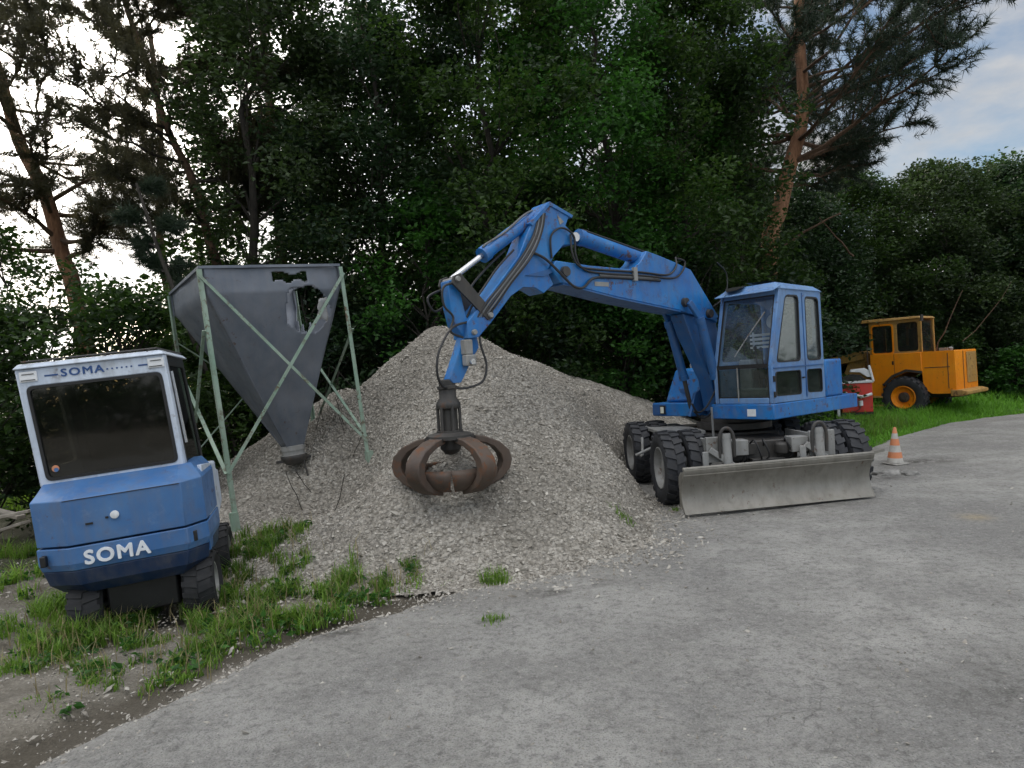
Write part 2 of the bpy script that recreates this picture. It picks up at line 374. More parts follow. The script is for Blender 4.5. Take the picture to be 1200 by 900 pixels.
def roadmat():
    mt, nt, p = mat('worn_grey_asphalt'); tc = N(nt, 'ShaderNodeTexCoord').outputs['Object']
    big = noise_n(nt, tc, .55, 6, .6); mid = noise_n(nt, tc, 3.2, 8, .65, 3); fine = noise_n(nt, tc, 95, 3, .7, 6)
    v = N(nt, 'ShaderNodeTexVoronoi'); v.inputs['Scale'].default_value = 75; nt.links.new(tc, v.inputs['Vector'])
    sep = N(nt, 'ShaderNodeSeparateColor'); nt.links.new(v.outputs['Color'], sep.inputs[0])
    c = mix(nt, ramp(nt, big, [(.38, 0), (.60, 1)]), (.32,.312,.295), (.50,.488,.455))
    c = mix(nt, ramp(nt, mid, [(.40, .5), (.60, 0)]), c, (.235,.228,.21))
    c = mix(nt, ramp(nt, sep.outputs[0], [(.60, 0), (.95, .5)]), c, (.44,.43,.41))
    c = mix(nt, ramp(nt, fine, [(.32, .65), (.5, 0)]), c, (.09,.09,.085))
    a = N(nt, 'ShaderNodeAttribute'); a.attribute_name = 'soil'
    c = mix(nt, a.outputs['Fac'], c, (.35,.335,.30))
    n20 = noise_n(nt, tc, 17, 9, .72, 21); n8 = noise_n(nt, tc, 7.5, 6, .7, 31)
    c = mix(nt, ramp(nt, n20, [(.36, .65), (.49, 0)]), c, (.15,.147,.135))
    c = mix(nt, ramp(nt, n20, [(.55, 0), (.72, .6)]), c, (.50,.48,.44))
    c = mix(nt, ramp(nt, n8, [(.56, 0), (.70, .35)]), c, (.47,.455,.42))
    dark_at = N(nt, 'ShaderNodeAttribute'); dark_at.attribute_name = 'dark_spots'
    c = mix(nt, math_n(nt, 'MULTIPLY', dark_at.outputs['Fac'], ramp(nt, n8, [(.38, 0), (.58, 1)])), c, (.07,.065,.055))
    snd = N(nt, 'ShaderNodeAttribute'); snd.attribute_name = 'sand'
    c = mix(nt, math_n(nt, 'MULTIPLY', snd.outputs['Fac'], ramp(nt, n20, [(.35, .3), (.6, 1)])), c, (.50,.39,.22))
    # fine cracks
    wv = N(nt, 'ShaderNodeTexVoronoi', feature='DISTANCE_TO_EDGE'); wv.inputs['Scale'].default_value = 3.0
    dm = N(nt, 'ShaderNodeVectorMath', operation='ADD'); nz = N(nt, 'ShaderNodeTexNoise'); nz.inputs['Scale'].default_value = 4; nz.inputs['Detail'].default_value = 5
    nt.links.new(tc, nz.inputs['Vector']); nt.links.new(tc, dm.inputs[0]); sca = N(nt, 'ShaderNodeVectorMath', operation='SCALE'); sca.inputs['Scale'].default_value = .5
    nt.links.new(nz.outputs['Color'], sca.inputs[0]); nt.links.new(sca.outputs[0], dm.inputs[1]); nt.links.new(dm.outputs[0], wv.inputs['Vector'])
    ck = ramp(nt, wv.outputs['Distance'], [(.0, 1), (.018, 0)]); ckm = math_n(nt, 'MULTIPLY', ck, ramp(nt, noise_n(nt, tc, .8, 4, .6, 11), [(.50, 0), (.66, .38)]))
    c = mix(nt, ckm, c, (.06,.06,.052))
    nt.links.new(c, p.inputs['Base Color'])
    nt.links.new(ramp(nt, big, [(.3, .78), (.7, .9)]), p.inputs['Roughness']); p.inputs['Specular IOR Level'].default_value = .3
    h = math_n(nt, 'ADD', math_n(nt, 'MULTIPLY', v.outputs['Distance'], -.5), fine); h = math_n(nt, 'ADD', h, math_n(nt, 'MULTIPLY', mid, 1.6))
    h = math_n(nt, 'ADD', h, math_n(nt, 'MULTIPLY', ckm, -1.0)); h = math_n(nt, 'ADD', h, math_n(nt, 'MULTIPLY', n20, 2.0))
    bump(nt, p, h, 1.0, .018); return mt
ROAD = roadmat()

def ground_z(x, y, rd=None):
    if rd is None: rd = road_dist(x, y)
    e = np.clip(rd/.5, 0, 1)
    z = np.where(rd < 0, -.10, -.035+.0*rd)
    rough = npnoise(x, y, 1.1, 3)*.05+npnoise(x, y, 3.5, 8)*.025
    dip = -.05*np.exp(-((rd-.35)/.25)**2)
    hollow = -.15*np.exp(-((x+3.0)/.95)**2-((y-5.6)/.95)**2)*np.clip((rd-.15)/.5, 0, 1)
    return np.where(rd < 0, z, z+e*rough+dip+np.clip(rd, 0, 1)*.04+hollow)
# near ground grid (rest of the sheet is coarse), one object
def grid(x0, x1, nx, y0, y1, ny):
    xs = np.linspace(x0, x1, nx); ys = np.linspace(y0, y1, ny); X, Y = np.meshgrid(xs, ys); return X, Y
def grid_faces(nx, ny):
    i = np.arange(nx-1)[None, :]+np.arange(ny-1)[:, None]*nx; i = i.ravel()
    return np.stack([i, i+1, i+nx+1, i+nx], 1)
def warp_axis(lo, hi, c0, c1, step, far):
    a = list(np.arange(c0, c1, step)); 
    b = [c1+ (far-c1)*((k/14)**2.2) for k in range(15)]; d = [c0-(c0-lo)*((k/14)**2.2) for k in range(1, 15)][::-1]
    return np.array(d+a+b)
xs = warp_axis(-400, 400, -9, 16, .09, 400); ys = warp_axis(-60, 400, 1.5, 22, .09, 400)
X, Y = np.meshgrid(xs, ys); rd = road_dist(X, Y); Z = ground_z(X, Y, rd)
g = npmesh('ground', np.stack([X, Y, Z], -1).reshape(-1, 3), grid_faces(len(xs), len(ys)), GROUND, smooth=True)
tag(g, kind='structure')
def setattr_(o, name, arr):
    a = o.data.attributes.new(name, 'FLOAT', 'POINT'); a.data.foreach_set('value', arr.astype(np.float32).ravel())
nz = npnoise(X, Y, 2.0, 5)
soil = np.clip(1-np.abs(rd-.30)/(.34+.25*nz), 0, 1)*(X < 1)*np.clip(1.4-np.abs(Y-4.0)/2.4, 0, 1); soil = np.clip(soil*1.5, 0, .9)
setattr_(g, 'soil', soil)
turf = ((Y > 10.5) & (X > -30)).astype(float)*np.clip((rd-.1)/.8, 0, 1)
turf = np.maximum(turf, (X < -5)*(Y > 7)*.8)
setattr_(g, 'turf', np.clip(turf, 0, 1))
# road slab with a broken edge
def road():
    xs = np.concatenate([[-40, -20, -12], np.arange(-9, 15, .09), [16, 18, 22, 30, 45, 60]]); ys = np.concatenate([[-40, -20, -8, -3], np.arange(0, 21, .09), [24, 30]])
    X, Y = np.meshgrid(xs, ys); d = road_dist(X, Y)+npnoise(X, Y, 2.6, 12)*.05+npnoise(X, Y, 7, 2)*.03
    # pull boundary vertices on to the edge: keep cells that are inside, snap outer vertices
    V = np.stack([X, Y, np.zeros_like(X)], -1).reshape(-1, 3); dd = d.ravel(); F = grid_faces(len(xs), len(ys))
    keep = (dd[F] < 0).any(1); F = F[keep]
    gx = np.gradient(d, axis=1)/np.gradient(X, axis=1); gy = np.gradient(d, axis=0)/np.gradient(Y, axis=0)
    gx = gx.ravel(); gy = gy.ravel(); out = dd > 0; sm = out & (dd < .4)
    V[sm, 0] -= (gx*dd)[sm]; V[sm, 1] -= (gy*dd)[sm]
    V[:, 2] = -np.clip(.02-np.clip(-dd, 0, .05), 0, .02)*.6 + npnoise(V[:, 0], V[:, 1], .7, 4)*.012
    used = np.unique(F); mp_ = -np.ones(len(V), int); mp_[used] = np.arange(len(used)); V2 = V[used]; F2 = mp_[F]
    # skirt
    from collections import Counter
    ed = Counter(); 
    for q in F2:
        for i in range(4): ed[(q[i], q[(i+1) % 4])] += 1
    b = [(i, j) for (i, j) in ed if (j, i) not in ed]
    low = {}; VL = V2.tolist(); FL = F2.tolist()
    for i, j in b:
        for k in (i, j):
            if k not in low: low[k] = len(VL); VL.append([VL[k][0], VL[k][1], VL[k][2]-.09])
        FL.append([j, i, low[i], low[j]])
    VL = np.array(VL); o = npmesh('road', VL, np.array(FL), ROAD, smooth=True)
    o.data.set_sharp_from_angle(angle=R(40))
    ph = pile_h(VL[:, 0], VL[:, 1])
    s = np.clip((ph-.002)/.05, 0, .8)
    edge = np.clip(1-(-road_dist(VL[:, 0], VL[:, 1]))/.8, 0, 1)*.45
    n3 = npnoise(VL[:, 0], VL[:, 1], 1.3, 9)
    setattr_(o, 'soil', np.clip(np.maximum(s, edge*(.6+n3)), 0, .8))
    def spots(lst):
        d = np.zeros(len(VL))
        for px, py, rx, ry, a in lst:
            c = atz(px, py); d = np.maximum(d, a*np.exp(-((VL[:, 0]-c.x)/rx)**2-((VL[:, 1]-c.y)/ry)**2))
        return d
    tr = np.zeros(len(VL))
    setattr_(o, 'dark_spots', np.clip(spots([(1080,541,.5,.3,.95),(1040,560,.3,.2,.6),(404,743,.22,.10,.9),(650,694,.24,.10,.9),(690,684,.2,.08,.7),(560,668,.2,.2,.5),(900,596,1.2,.35,.55),(960,470,.8,3,.4),(1150,800,.5,.4,.35),(500,705,.25,.12,.6)]), 0, 1))  # darker spots: mud by the cone, a broad patch under the blade, others
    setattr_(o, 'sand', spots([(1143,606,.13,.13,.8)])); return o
tag(road(), kind='structure')

# gravel pile
def pile():
    X, Y = grid(-6.5, 6.5, 330, 4.9, 16.5, 300); h = pile_h(X, Y)
    nz = npnoise(X, Y, .8, 2)*.09+npnoise(X, Y, 2.3, 7)*.05+npnoise(X, Y, 7, 5)*.022
    Z = h+nz*np.clip(h/.4, 0, 1)-.045
    jit = np.random.default_rng(3)
    Z = Z+jit.normal(0, .007, Z.shape)*np.clip(h/.05, 0, 1)
    F = grid_faces(330, 300); V = np.stack([X, Y, Z], -1).reshape(-1, 3)
    keep = (V[F][:, :, 2] > -.035).any(1); F = F[keep]; u = np.unique(F); mp_ = np.zeros(len(V), int); mp_[u] = np.arange(len(u))
    o = npmesh('gravel_pile', V[u], mp_[F], PILE, smooth=True)
    tag(o, 'large grey heap of crushed gravel under the grab', 'gravel pile')
    return o
gpile = pile()
def ground_at(x, y):
    x = np.atleast_1d(np.asarray(x, float)); y = np.atleast_1d(np.asarray(y, float))
    rd = road_dist(x, y); z = np.where(rd < 0, 0, ground_z(x, y, rd)); h = pile_h(x, y)
    nz = npnoise(x, y, .8, 2)*.09+npnoise(x, y, 2.3, 7)*.05+npnoise(x, y, 7, 5)*.022
    return np.maximum(z, h+nz*np.clip(h/.4, 0, 1)-.045)
def stones(name, x, y, size, seed, parent=None, kindv='stuff', flat=.6, z=None):
    rg = np.random.default_rng(seed); n = len(x); z = ground_at(x, y) if z is None else z
    base = np.array([(1,0,0),(-1,0,0),(0,1,0),(0,-1,0),(0,0,1),(0,0,-1)], float)
    fc = np.array([(0,2,4),(2,1,4),(1,3,4),(3,0,4),(2,0,5),(1,2,5),(3,1,5),(0,3,5)])
    s = size*rg.uniform(.5, 1.3, (n, 1, 3))*np.array([1.35, .8, flat]); P = base[None]*s*rg.uniform(.7, 1.2, (n, 6, 1))+rg.normal(0, .12, (n, 6, 3))*size
    th = rg.uniform(0, 2*np.pi, n); tl = rg.normal(0, .5, n); c, s_ = np.cos(th), np.sin(th); ct, st = np.cos(tl), np.sin(tl)
    x1 = P[..., 0]*ct[:, None]+P[..., 2]*st[:, None]; z1 = -P[..., 0]*st[:, None]+P[..., 2]*ct[:, None]
    xx = x1*c[:, None]-P[..., 1]*s_[:, None]; yy = x1*s_[:, None]+P[..., 1]*c[:, None]
    V = np.stack([xx+x[:, None], yy+y[:, None], z1+z[:, None]+.003], -1).reshape(-1, 3)
    F = (fc[None]+6*np.arange(n)[:, None, None]).reshape(-1, 3)
    o = npmesh(name, V, F, STONE, parent, np.repeat(rg.beta(1.5, 1.8, n), 6)); 
    if kindv: o['kind'] = kindv
    return o
rg = np.random.default_rng(5)
n = 80000; x = rg.uniform(-5.2, 3.2, n); y = rg.uniform(5.0, 11.5, n); k = pile_h(x, y) > .03; x, y = x[k], y[k]
stones('loose_stone', x, y, (rg.gamma(2.0, .0036, len(x))+.0048)[:, None, None], 11, gpile)
n = 60000; x = rg.uniform(-3.5, 3.0, n); y = rg.uniform(4.6, 9.0, n); ux, uy = -.6-x, 9.4-y; L_ = np.hypot(ux, uy); off = np.abs(rg.normal(0, .38, n))
k = (pile_h(x, y) < .035) & (pile_h(x+ux/L_*off, y+uy/L_*off) > .035) & (rg.uniform(size=n) < .55); x, y = x[k], y[k]
stones('spilled_stone', x, y, (rg.gamma(2.2, .0038, len(x))+.004)[:, None, None], 13, gpile)
# pebbles on the road and on the dirt
n = 9000; yy = 2.2+rg.power(1.0, n)*9; xx = rg.uniform(-.75, .85, n)*yy+rg.normal(0, .2, n); k = (pile_h(xx, yy) < .06); xx, yy = xx[k], yy[k]
ed = road_dist(xx, yy); k = (ed > -.5) | (rg.uniform(size=len(ed)) < .5); xx, yy = xx[k], yy[k]
pb = stones('scattered_pebbles', xx, yy, (rg.gamma(2, .0019, len(xx))+.002)[:, None, None], 12); n = 9000; xx = rg.uniform(-6.5, .6, n); yy = rg.uniform(2.2, 7.5, n); ed = road_dist(xx, yy); k = (ed > -.12) & (pile_h(xx, yy) < .05) & (npnoise(xx, yy, 1.2, 21) > -.25); xx, yy = xx[k], yy[k]
ds = stones('scattered_pebbles', xx, yy, (rg.gamma(1.8, .0035, len(xx))+.003)[:, None, None], 19); n = 30000; xx = rg.uniform(-3.5, .8, n); yy = rg.uniform(2.4, 6.6, n); ed = road_dist(xx, yy); k = (np.abs(ed+.03) < np.abs(rg.normal(0, .11, n))) & (pile_h(xx, yy) < .05) & (rg.uniform(size=n) < .6); xx, yy = xx[k], yy[k]
es = stones('scattered_pebbles', xx, yy, (rg.gamma(1.6, .0035, len(xx))+.003)[:, None, None], 23); es['label'] = 'small stones crumbled along the edge of the paving'
ds['label'] = 'small stones strewn over the dry dirt verge'
pb['label'] = 'small pale pebbles scattered over the yard'

# ---------------------------------------------------------------- wheeled excavator
PHI = R(52); Fv = Vector((-math.sin(PHI), -math.cos(PHI), 0)); Lv = Vector((math.cos(PHI), -math.sin(PHI), 0)); Q = Vector((2.4757, 9.1275, 0))
EXM = Matrix((Fv, Lv, Vector((0, 0, 1)))).transposed().to_4x4(); EXM.translation = Q
ex = thing('wheeled_excavator', 'blue wheeled excavator with dozer blade, raised boom and rusty grab', 'excavator', EXM)
SZ = lambda a, b, c: (a, -c, b)       # (s, z, t)
def pbuild(name, poly, t0, t1, mt, parent=ex, bev=.008, rnd=0):
    return MB().prism(rpoly(poly, rnd) if rnd else poly, t0, t1, SZ).build(name, mt, parent, bev)
# platform
b = MB()
b.prism([(0.03,-1.11),(0.03,-.22),(-.35,-.2),(-.45,.30),(-.30,.31),(-.30,1.05),(-2.1,1.05),(-2.1,-1.11)], .97, 1.16, lambda a, bb, c: (a, -bb, c))
b.build('platform', BLUE, ex, .012)
b = MB(); b.prism([(-1.27,-1.1),(-1.27,1.05),(-1.95,1.05),(-2.15,.6),(-2.15,-.6),(-1.72,-1.1)], 1.163, 1.66, lambda a, bb, c: (a, -bb, c)); b.build('engine_housing', BLUE, ex, .03)
b = MB(); b.hexa([(-.42,-.30,1.163),(-.42,-.92,1.163),(-1.268,-.92,1.163),(-1.268,-.30,1.163)], [(-.52,-.30,1.645),(-.52,-.78,1.645),(-1.268,-.78,1.645),(-1.268,-.30,1.645)]); hood = b.build('hood', BLUE, ex, .045)
MB().box((-.4185,-.62,1.3),(-.414,-.5,1.36)).build('vent_plate', BLUE2, hood)
MB().lathe([(.012,0),(.014,.05),(.006,.07)], 10, Matrix.Translation((-.8,-.7,1.645))).build('filler_cap', GREYST, hood)
# head lamp at the front of the right platform box, dark end
b = MB(); b.box((-.302,-1.046,.985),(-.290,-.80,1.14)); b.build('front_recess', BLUE2, ex, .004)
hl = MB().box((-.289,-.90,1.0),(-.278,-.80,1.125)).build('headlight', BLACK, ex, .006)
MB().box((-.2775,-.885,1.012),(-.270,-.825,1.105)).build('lens', LENS, hl, .006)
MB().box((.0315,.75,1.01),(.036,.87,1.10)).build('number_plate', WHITE, ex)
MB().bar((.06,.25,.55),(.06,.245,1.13),.03,.012,(0,1,0)).build('marker_rod', GREYST, ex)
# slew ring
b = MB(); b.lathe([(.42,.0),(.50,.02),(.50,.10),(.44,.12),(.44,.2)], 40, Matrix.Translation((-.7,.05,.775))); b.build('slew_ring', DARKST, ex)
# --- cab
zc = 1.163
def side_t(z): return .0
cab = MB()
A = lambda s, z, t: (s, -t, z)
post = [(0.0,zc+.0),(0.0,1.63),(-.27,2.575)]
for t in (-1.075, -.295):
    cab.bar(A(-.02,zc,t), A(-.02,1.63,t), .05, .055, (0,1,0)); cab.bar(A(-.02,1.625,t), A(-.275,2.57,t), .05, .055, (0,1,0))
cab.bar(A(-.02,1.20,-1.04), A(-.02,1.20,-.33), .05, .075, (0,0,1)); cab.bar(A(-.26,2.535,-1.05), A(-.26,2.535,-.32), .05, .08)
# rear wall with window, right wall
WB = lambda a, bb, c: (-1.245+c, -a, bb)
cab.plate([(-1.075,zc),(-.295,zc),(-.295,2.57),(-1.075,2.57)], [rr(-.98,1.85,-.39,2.45,.06)], .035, WB)
WR = lambda a, bb, c: (a, .31-c, bb)
cab.plate([(-1.24,zc),(-.05,zc),(-.05,1.63),(-.29,2.57),(-1.24,2.57)], [rpoly([(-1.15,1.7),(-.13,1.7),(-.34,2.48),(-1.15,2.48)], .06)], .03, WR)
cab.box((-1.24,.33,zc+.002),(-.03,1.06,zc+.03))
cabo = cab.build('cab', CABB, ex, .008)
# own left side: door frame + rear quarter as one plate with four openings
WL = lambda a, bb, c: (a, 1.10-c-max(0, bb-1.63)*.012, bb)
o1 = rpoly([(-.10,1.66),(-.67,1.66),(-.71,2.50),(-.40,2.50)], .07); o3 = rpoly([(-.06,1.25),(-.655,1.24),(-.66,1.55),(-.06,1.55)], .05)
o2 = rpoly([(-.83,1.66),(-1.185,1.66),(-1.20,2.48),(-.86,2.49)], .07); o4 = rpoly([(-.80,1.25),(-1.18,1.24),(-1.185,1.55),(-.80,1.55)], .05)
sp = MB().plate([(-.0,1.17),(-1.24,1.165),(-1.265,2.56),(-.295,2.57),(-.015,1.63)], [o1,o2,o3,o4], .045, WL).build('side_panel', CABB, ex, .007)
b = MB()
for o, k in ((o1,.012),(o2,.012),(o3,.01),(o4,.01)):
    cx = sum(p[0] for p in o)/len(o); cz = sum(p[1] for p in o)/len(o)
    inner = [(cx+(a-cx)*.93, cz+(c-cz)*.955) for a, c in o]; b.plate([(cx+(a-cx)*1.005, cz+(c-cz)*1.003) for a, c in o], [inner], .05, lambda a, bb, c: (a, 1.103-c-max(0, bb-1.63)*.012, bb))
b.build('window_seal', BLACK, sp)
for o in (o1, o2): MB().prism(o, 0, .006, lambda a, bb, c: (a, 1.082-c-max(0, bb-1.63)*.012, bb)).build('window_pane', GLASS, sp)
for o in (o3, o4): MB().prism(o, 0, .006, lambda a, bb, c: (a, 1.082-c-max(0, bb-1.63)*.012, bb)).build('window_pane', GLASSLOW, sp)
# door edge grooves, hinges, handle
b = MB(); b.bar((-.765,1.106,1.2),(-.79,1.09,2.53),.012,.012); b.bar((-.02,1.106,1.595),(-1.22,1.106,1.60),.010,.012); b.build('door_edge', BLUE2, sp)
for z_ in (1.24, 1.43): MB().box((-.03,1.1015,z_),(.0,1.125,z_+.07)).build('hinge', BLACK, sp, .004)
b = MB(); b.box((-.72,1.102,1.44),(-.675,1.125,1.46)); b.build('handle', BLACK, sp, .004)
# windscreen: upper slanted, lower vertical
fr = lambda t, z: (-.02-max(0, z-1.63)*.27, -t, z)
MB().add([fr(-1.05,1.66),fr(-.32,1.66),fr(-.32,2.50),fr(-1.05,2.50)], [(0,1,2,3)]).build('windscreen', GLASS, ex)
MB().add([(-.02,.32,1.24),(-.02,1.05,1.24),(-.02,1.05,1.60),(-.02,.32,1.60)], [(0,1,2,3)]).build('lower_windscreen', GLASSLOW, ex)
b = MB(); b.bar((-.012,.32,1.63),(-.012,1.05,1.63),.035,.05)
for t in (-1.045, -.325):
    b.bar((-.008,-t,1.235),(-.008,-t,1.61),.02,.02,(0,1,0)); b.bar(tuple(Vector(fr(t,1.65))+Vector((.012,0,0))), tuple(Vector(fr(t,2.5))+Vector((.012,0,0))), .02, .02, (0,1,0))
b.bar((-.008,.33,1.24),(-.008,1.04,1.24),.02,.022); b.bar((-.245,.33,2.495),(-.245,1.04,2.495),.02,.02)
b.build('windscreen_seal', BLACK, ex)
b = MB(); b.bar((.004,.62,1.19),(.004,.62,1.62),.012,.012,(0,1,0)); b.tube([(-.19,.93,2.30),(-.13,.72,2.02),(-.06,.55,1.76)], .008, 6); b.build('wiper', GREYST, ex)
# interior: seat, levers, grille behind, console
b = MB(); b.box((-.95,.50,1.45),(-.50,.92,1.57)); b.hexa([(-1.02,.5,1.55),(-.92,.5,1.55),(-.92,.92,1.55),(-1.02,.92,1.55)], [(-1.10,.53,2.12),(-1.02,.53,2.12),(-1.02,.89,2.12),(-1.10,.89,2.12)]); b.box((-.9,.6,1.2),(-.6,.82,1.45)); b.build('driver_seat', SEATM, ex, .03)
b = MB()
for k in range(4): b.box((-.80,.36,1.86+.055*k),(-.72,.66,1.89+.055*k))
b.box((-.80,.36,1.83),(-.78,.38,2.08)); b.box((-.80,.64,1.83),(-.78,.66,2.08)); b.build('louvre_panel', WHITE, ex)
b = MB(); b.box((-.75,.34,1.195),(-.45,.52,1.72)); b.box((-.25,.5,1.2),(-.12,.95,1.35)); b.build('console', INTER, ex, .02)
b = MB()
for p, q in (((-.45,.66,1.19),(-.36,.66,1.86)),((-.45,.76,1.19),(-.33,.76,1.84)),((-.5,.43,1.7),(-.45,.43,1.9)),((-.5,.98,1.6),(-.45,.98,1.85))): b.tube([p, q], .010, 6); b.lathe([(.0,-.03),(.022,-.015),(.022,.015),(.0,.03)], 8, Matrix.Translation(q))
b.build('control_levers', BLACK, ex)
b = MB(); b.lathe([(.02,-.05),(.10,-.03),(.10,.0),(.05,.02)], 16, Matrix.Translation((-.62,.78,2.2))@Matrix.Rotation(R(80),4,'Y')); b.build('cab_fan', WHITE, ex)
# roof
b = MB()
ol = [(.0-.20,-.25),(-.20,-1.11),(-1.30,-1.11),(-1.30,-.27)]
b.hexa([(-.20,.25,2.57),(-.20,1.12,2.57),(-1.31,1.115,2.55),(-1.31,.27,2.55)], [(-.30,.33,2.665),(-.30,1.03,2.665),(-1.20,1.03,2.635),(-1.20,.35,2.635)])
roof = b.build('roof', CABB, ex, .022)
b = MB(); b.hexa([(-.10,.27,2.535),(-.10,1.10,2.535),(-.28,1.11,2.60),(-.28,.27,2.60)], [(-.10,.27,2.547),(-.10,1.10,2.547),(-.28,1.11,2.615),(-.28,.27,2.615)]); b.build('visor', CABB, roof, .004)
b = MB(); b.add([(-.30,.30,2.672),(-.12,.45,2.60),(-.06,.42,2.50),(-.10,.36,2.42),(-.30,.62,2.675),(-.13,.60,2.615)], [(0,1,5,4),(1,2,3)]); b.add([(-.30,.62,2.70),(-.32,.95,2.69),(-.6,.98,2.672),(-.6,.6,2.668)], [(0,1,2,3)]); b.build('torn_roof_sheet', BLACK, roof, 0)
# --- boom base post, pins
pbuild('boom_post', [(.36,2.36),(.22,2.06),(-.16,1.48),(-.26,1.05),(-.56,1.02),(-.50,1.5),(-.33,2.26)], -.11, .11, BLUE2, bev=.012)
b = MB()
for t in (-.20, .20): b.prism([(-.05,.99),(-.18,1.30),(-.35,1.38),(-.62,1.0)], t-.02, t+.02, SZ)
b.build('boom_bracket', BLUE2, ex, .006)
# --- main boom
bo = pbuild('boom', [(2.50,2.68),(1.64,2.545),(.48,2.40),(.30,2.36),(-.20,2.28),(-.30,2.24),(-.34,2.33),(.20,2.93),(.51,3.01),(.83,3.08),(1.05,3.12),(1.16,2.99),(1.32,2.88),(2.04,2.89),(2.55,2.92),(2.62,2.82)], -.15, .15, BLUE, bev=.01)
b = MB(); b.prism([(2.48,2.672),(1.64,2.537),(.48,2.392),(.48,2.375),(1.64,2.52),(2.48,2.655)], -.17, .17, SZ); b.build('lower_flange', BLUE2, bo)
for s_, z_ in ((.38,2.50),(-.12,2.36),(2.44,2.80)): MB().lathe([(.055,-.20),(.06,-.17),(.06,.17),(.055,.20)], 14, Matrix.Translation((s_,0,z_))@Matrix.Rotation(R(90),4,'X')).build('pivot_pin', DARKST, bo)
MB().box((1.75,.1515,2.66),(1.98,.154,2.71)).build('worn_decal', GREYST, bo)
b = MB(); b.prism(rr(.45,2.60,.95,2.68,.02), -.1525, -.155, SZ)
# lift cylinders either side of the post
for t in (-.25, .25):
    c = MB(); c.tube([A(.21,2.30,t), A(-.05,1.50,t)], .06, 14); c.tube([A(.19,2.22,t), A(.215,2.30,t)], .066, 14); c.tube([A(-.05,1.5,t), A(-.03,1.56,t)], .068, 14)
    co = c.build('lift_cylinder', BLUE2, ex)
    MB().tube([A(-.04,1.52,t), A(-.16,1.10,t)], .03, 12).build('piston_rod', DARKST, co)
    MB().bar(A(.20,2.28,t), A(.38,2.50,t*.9), .05, .08).build('cylinder_eye', BLUE2, co, .01)
# --- stick
st_poly = [(2.81,3.36),(2.58,3.53),(2.29,3.43),(2.35,3.32),(2.20,3.22),(2.24,3.12),(2.40,3.10),(2.55,2.97),(2.66,2.80),(2.58,2.66),(2.73,2.56),(2.86,2.62),(3.0,2.62),(3.18,2.52),(3.46,2.24),(3.62,2.10),(3.76,2.09),(3.75,2.25),(3.42,2.56),(3.05,2.94)]
stk = pbuild('stick', st_poly, -.125, .125, BLUE, bev=.008)
b = MB(); b.prism([(2.88,3.30),(2.58,3.56),(2.24,3.44),(2.26,3.41),(2.58,3.515),(2.84,3.27)], -.14, .14, SZ); b.build('top_flange', BLUE, stk, .004)
b = MB(); b.prism([(2.47,3.43),(2.38,3.36),(2.44,3.32)], -.13, -.1255, SZ); b.build('bare_patch', GREYST, stk)
b = MB()
for t in (-.128, .128): b.prism([(2.98,2.74),(2.62,2.83),(2.60,2.79),(2.72,2.74)], t-.012, t+.012, SZ)
b.build('gusset', BLUE2, stk)
# tip fork reinforcement
# boom cylinder (stick drive)
c = MB(); c.tube([A(2.02,3.235,0), A(.98,3.045,0)], .085, 18); c.tube([A(2.06,3.243,0), A(1.98,3.228,0)], .095, 18); bc = c.build('boom_cylinder', BLUE, ex)
MB().tube([A(2.02,3.235,0), A(2.22,3.20,0)], .05, 12).build('piston_rod', CHROME, bc)
b = MB(); b.lathe([(.05,-.16),(.055,-.15),(.055,.15),(.05,.16)], 14, Matrix.Translation((2.23,0,3.20))@Matrix.Rotation(R(90),4,'X')); b.build('cylinder_pin', CHROME, bc)
b = MB(); b.tube([A(2.0,3.325,-.02), A(1.1,3.165,-.02), A(.78,3.10,-.05)], .013, 6); b.build('oil_pipe', HOSE, bc)
# bucket cylinder on top of the stick
c = MB(); c.tube([A(2.70,3.42,0), A(3.42,2.95,0)], .072, 16); c.tube([A(3.36,2.99,0), A(3.43,2.945,0)], .085, 16); sc2 = c.build('stick_cylinder', BLUE, ex)
MB().tube([A(3.40,2.965,0), A(3.82,2.69,0)], .030, 12).build('piston_rod', CHROME, sc2)
b = MB(); b.tube(smooth_path([A(2.74,3.47,-.03), A(2.9,3.39,-.06), A(3.15,3.2,-.05), A(3.40,3.06,-.05), A(3.45,3.02,-.05)]), .012, 6); b.build('oil_pipe', PIPE, sc2)
# linkage
b = MB()
for t in (-.12, .12): b.prism([(3.88,2.70),(3.80,2.73),(3.43,2.36),(3.43,2.29),(3.50,2.27),(3.90,2.63)], t-.016, t+.016, SZ)
b.build('rocker_link', DARKST, ex, .004)
b = MB(); b.prism([(3.91,2.66),(3.80,2.69),(3.76,2.50),(3.72,2.32),(3.66,2.20),(3.62,2.12),(3.74,2.08),(3.86,2.22),(3.90,2.40)], -.07, .07, SZ); b.build('grab_lever', BLUE, ex, .01)
for s_, z_ in ((3.84,2.67),(3.47,2.32),(3.68,2.15)): MB().lathe([(.024,-.16),(.028,-.15),(.028,.15),(.024,.16)], 12, Matrix.Translation((s_,0,z_))@Matrix.Rotation(R(90),4,'X')).build('link_pin', GREYST, ex)
# hanger
hg = pbuild('hanger', [(3.60,2.14),(3.75,2.14),(3.82,1.98),(3.95,1.70),(3.92,1.66),(3.82,1.66),(3.79,1.70),(3.66,1.90),(3.58,2.0)], -.06, .06, BLUE, bev=.008)
b = MB(); b.box((3.70,.05,1.93),(3.80,.13,2.08)); b.box((3.68,.062,1.82),(3.80,.15,1.93)); b.build('swivel_block', GREYST, hg, .012)
b = MB(); b.lathe([(.028,-.09),(.03,.09)], 12, Matrix.Translation((3.75,.1,1.86))@Matrix.Rotation(R(90),4,'X')); b.build('swivel_pin', CHROME, hg)
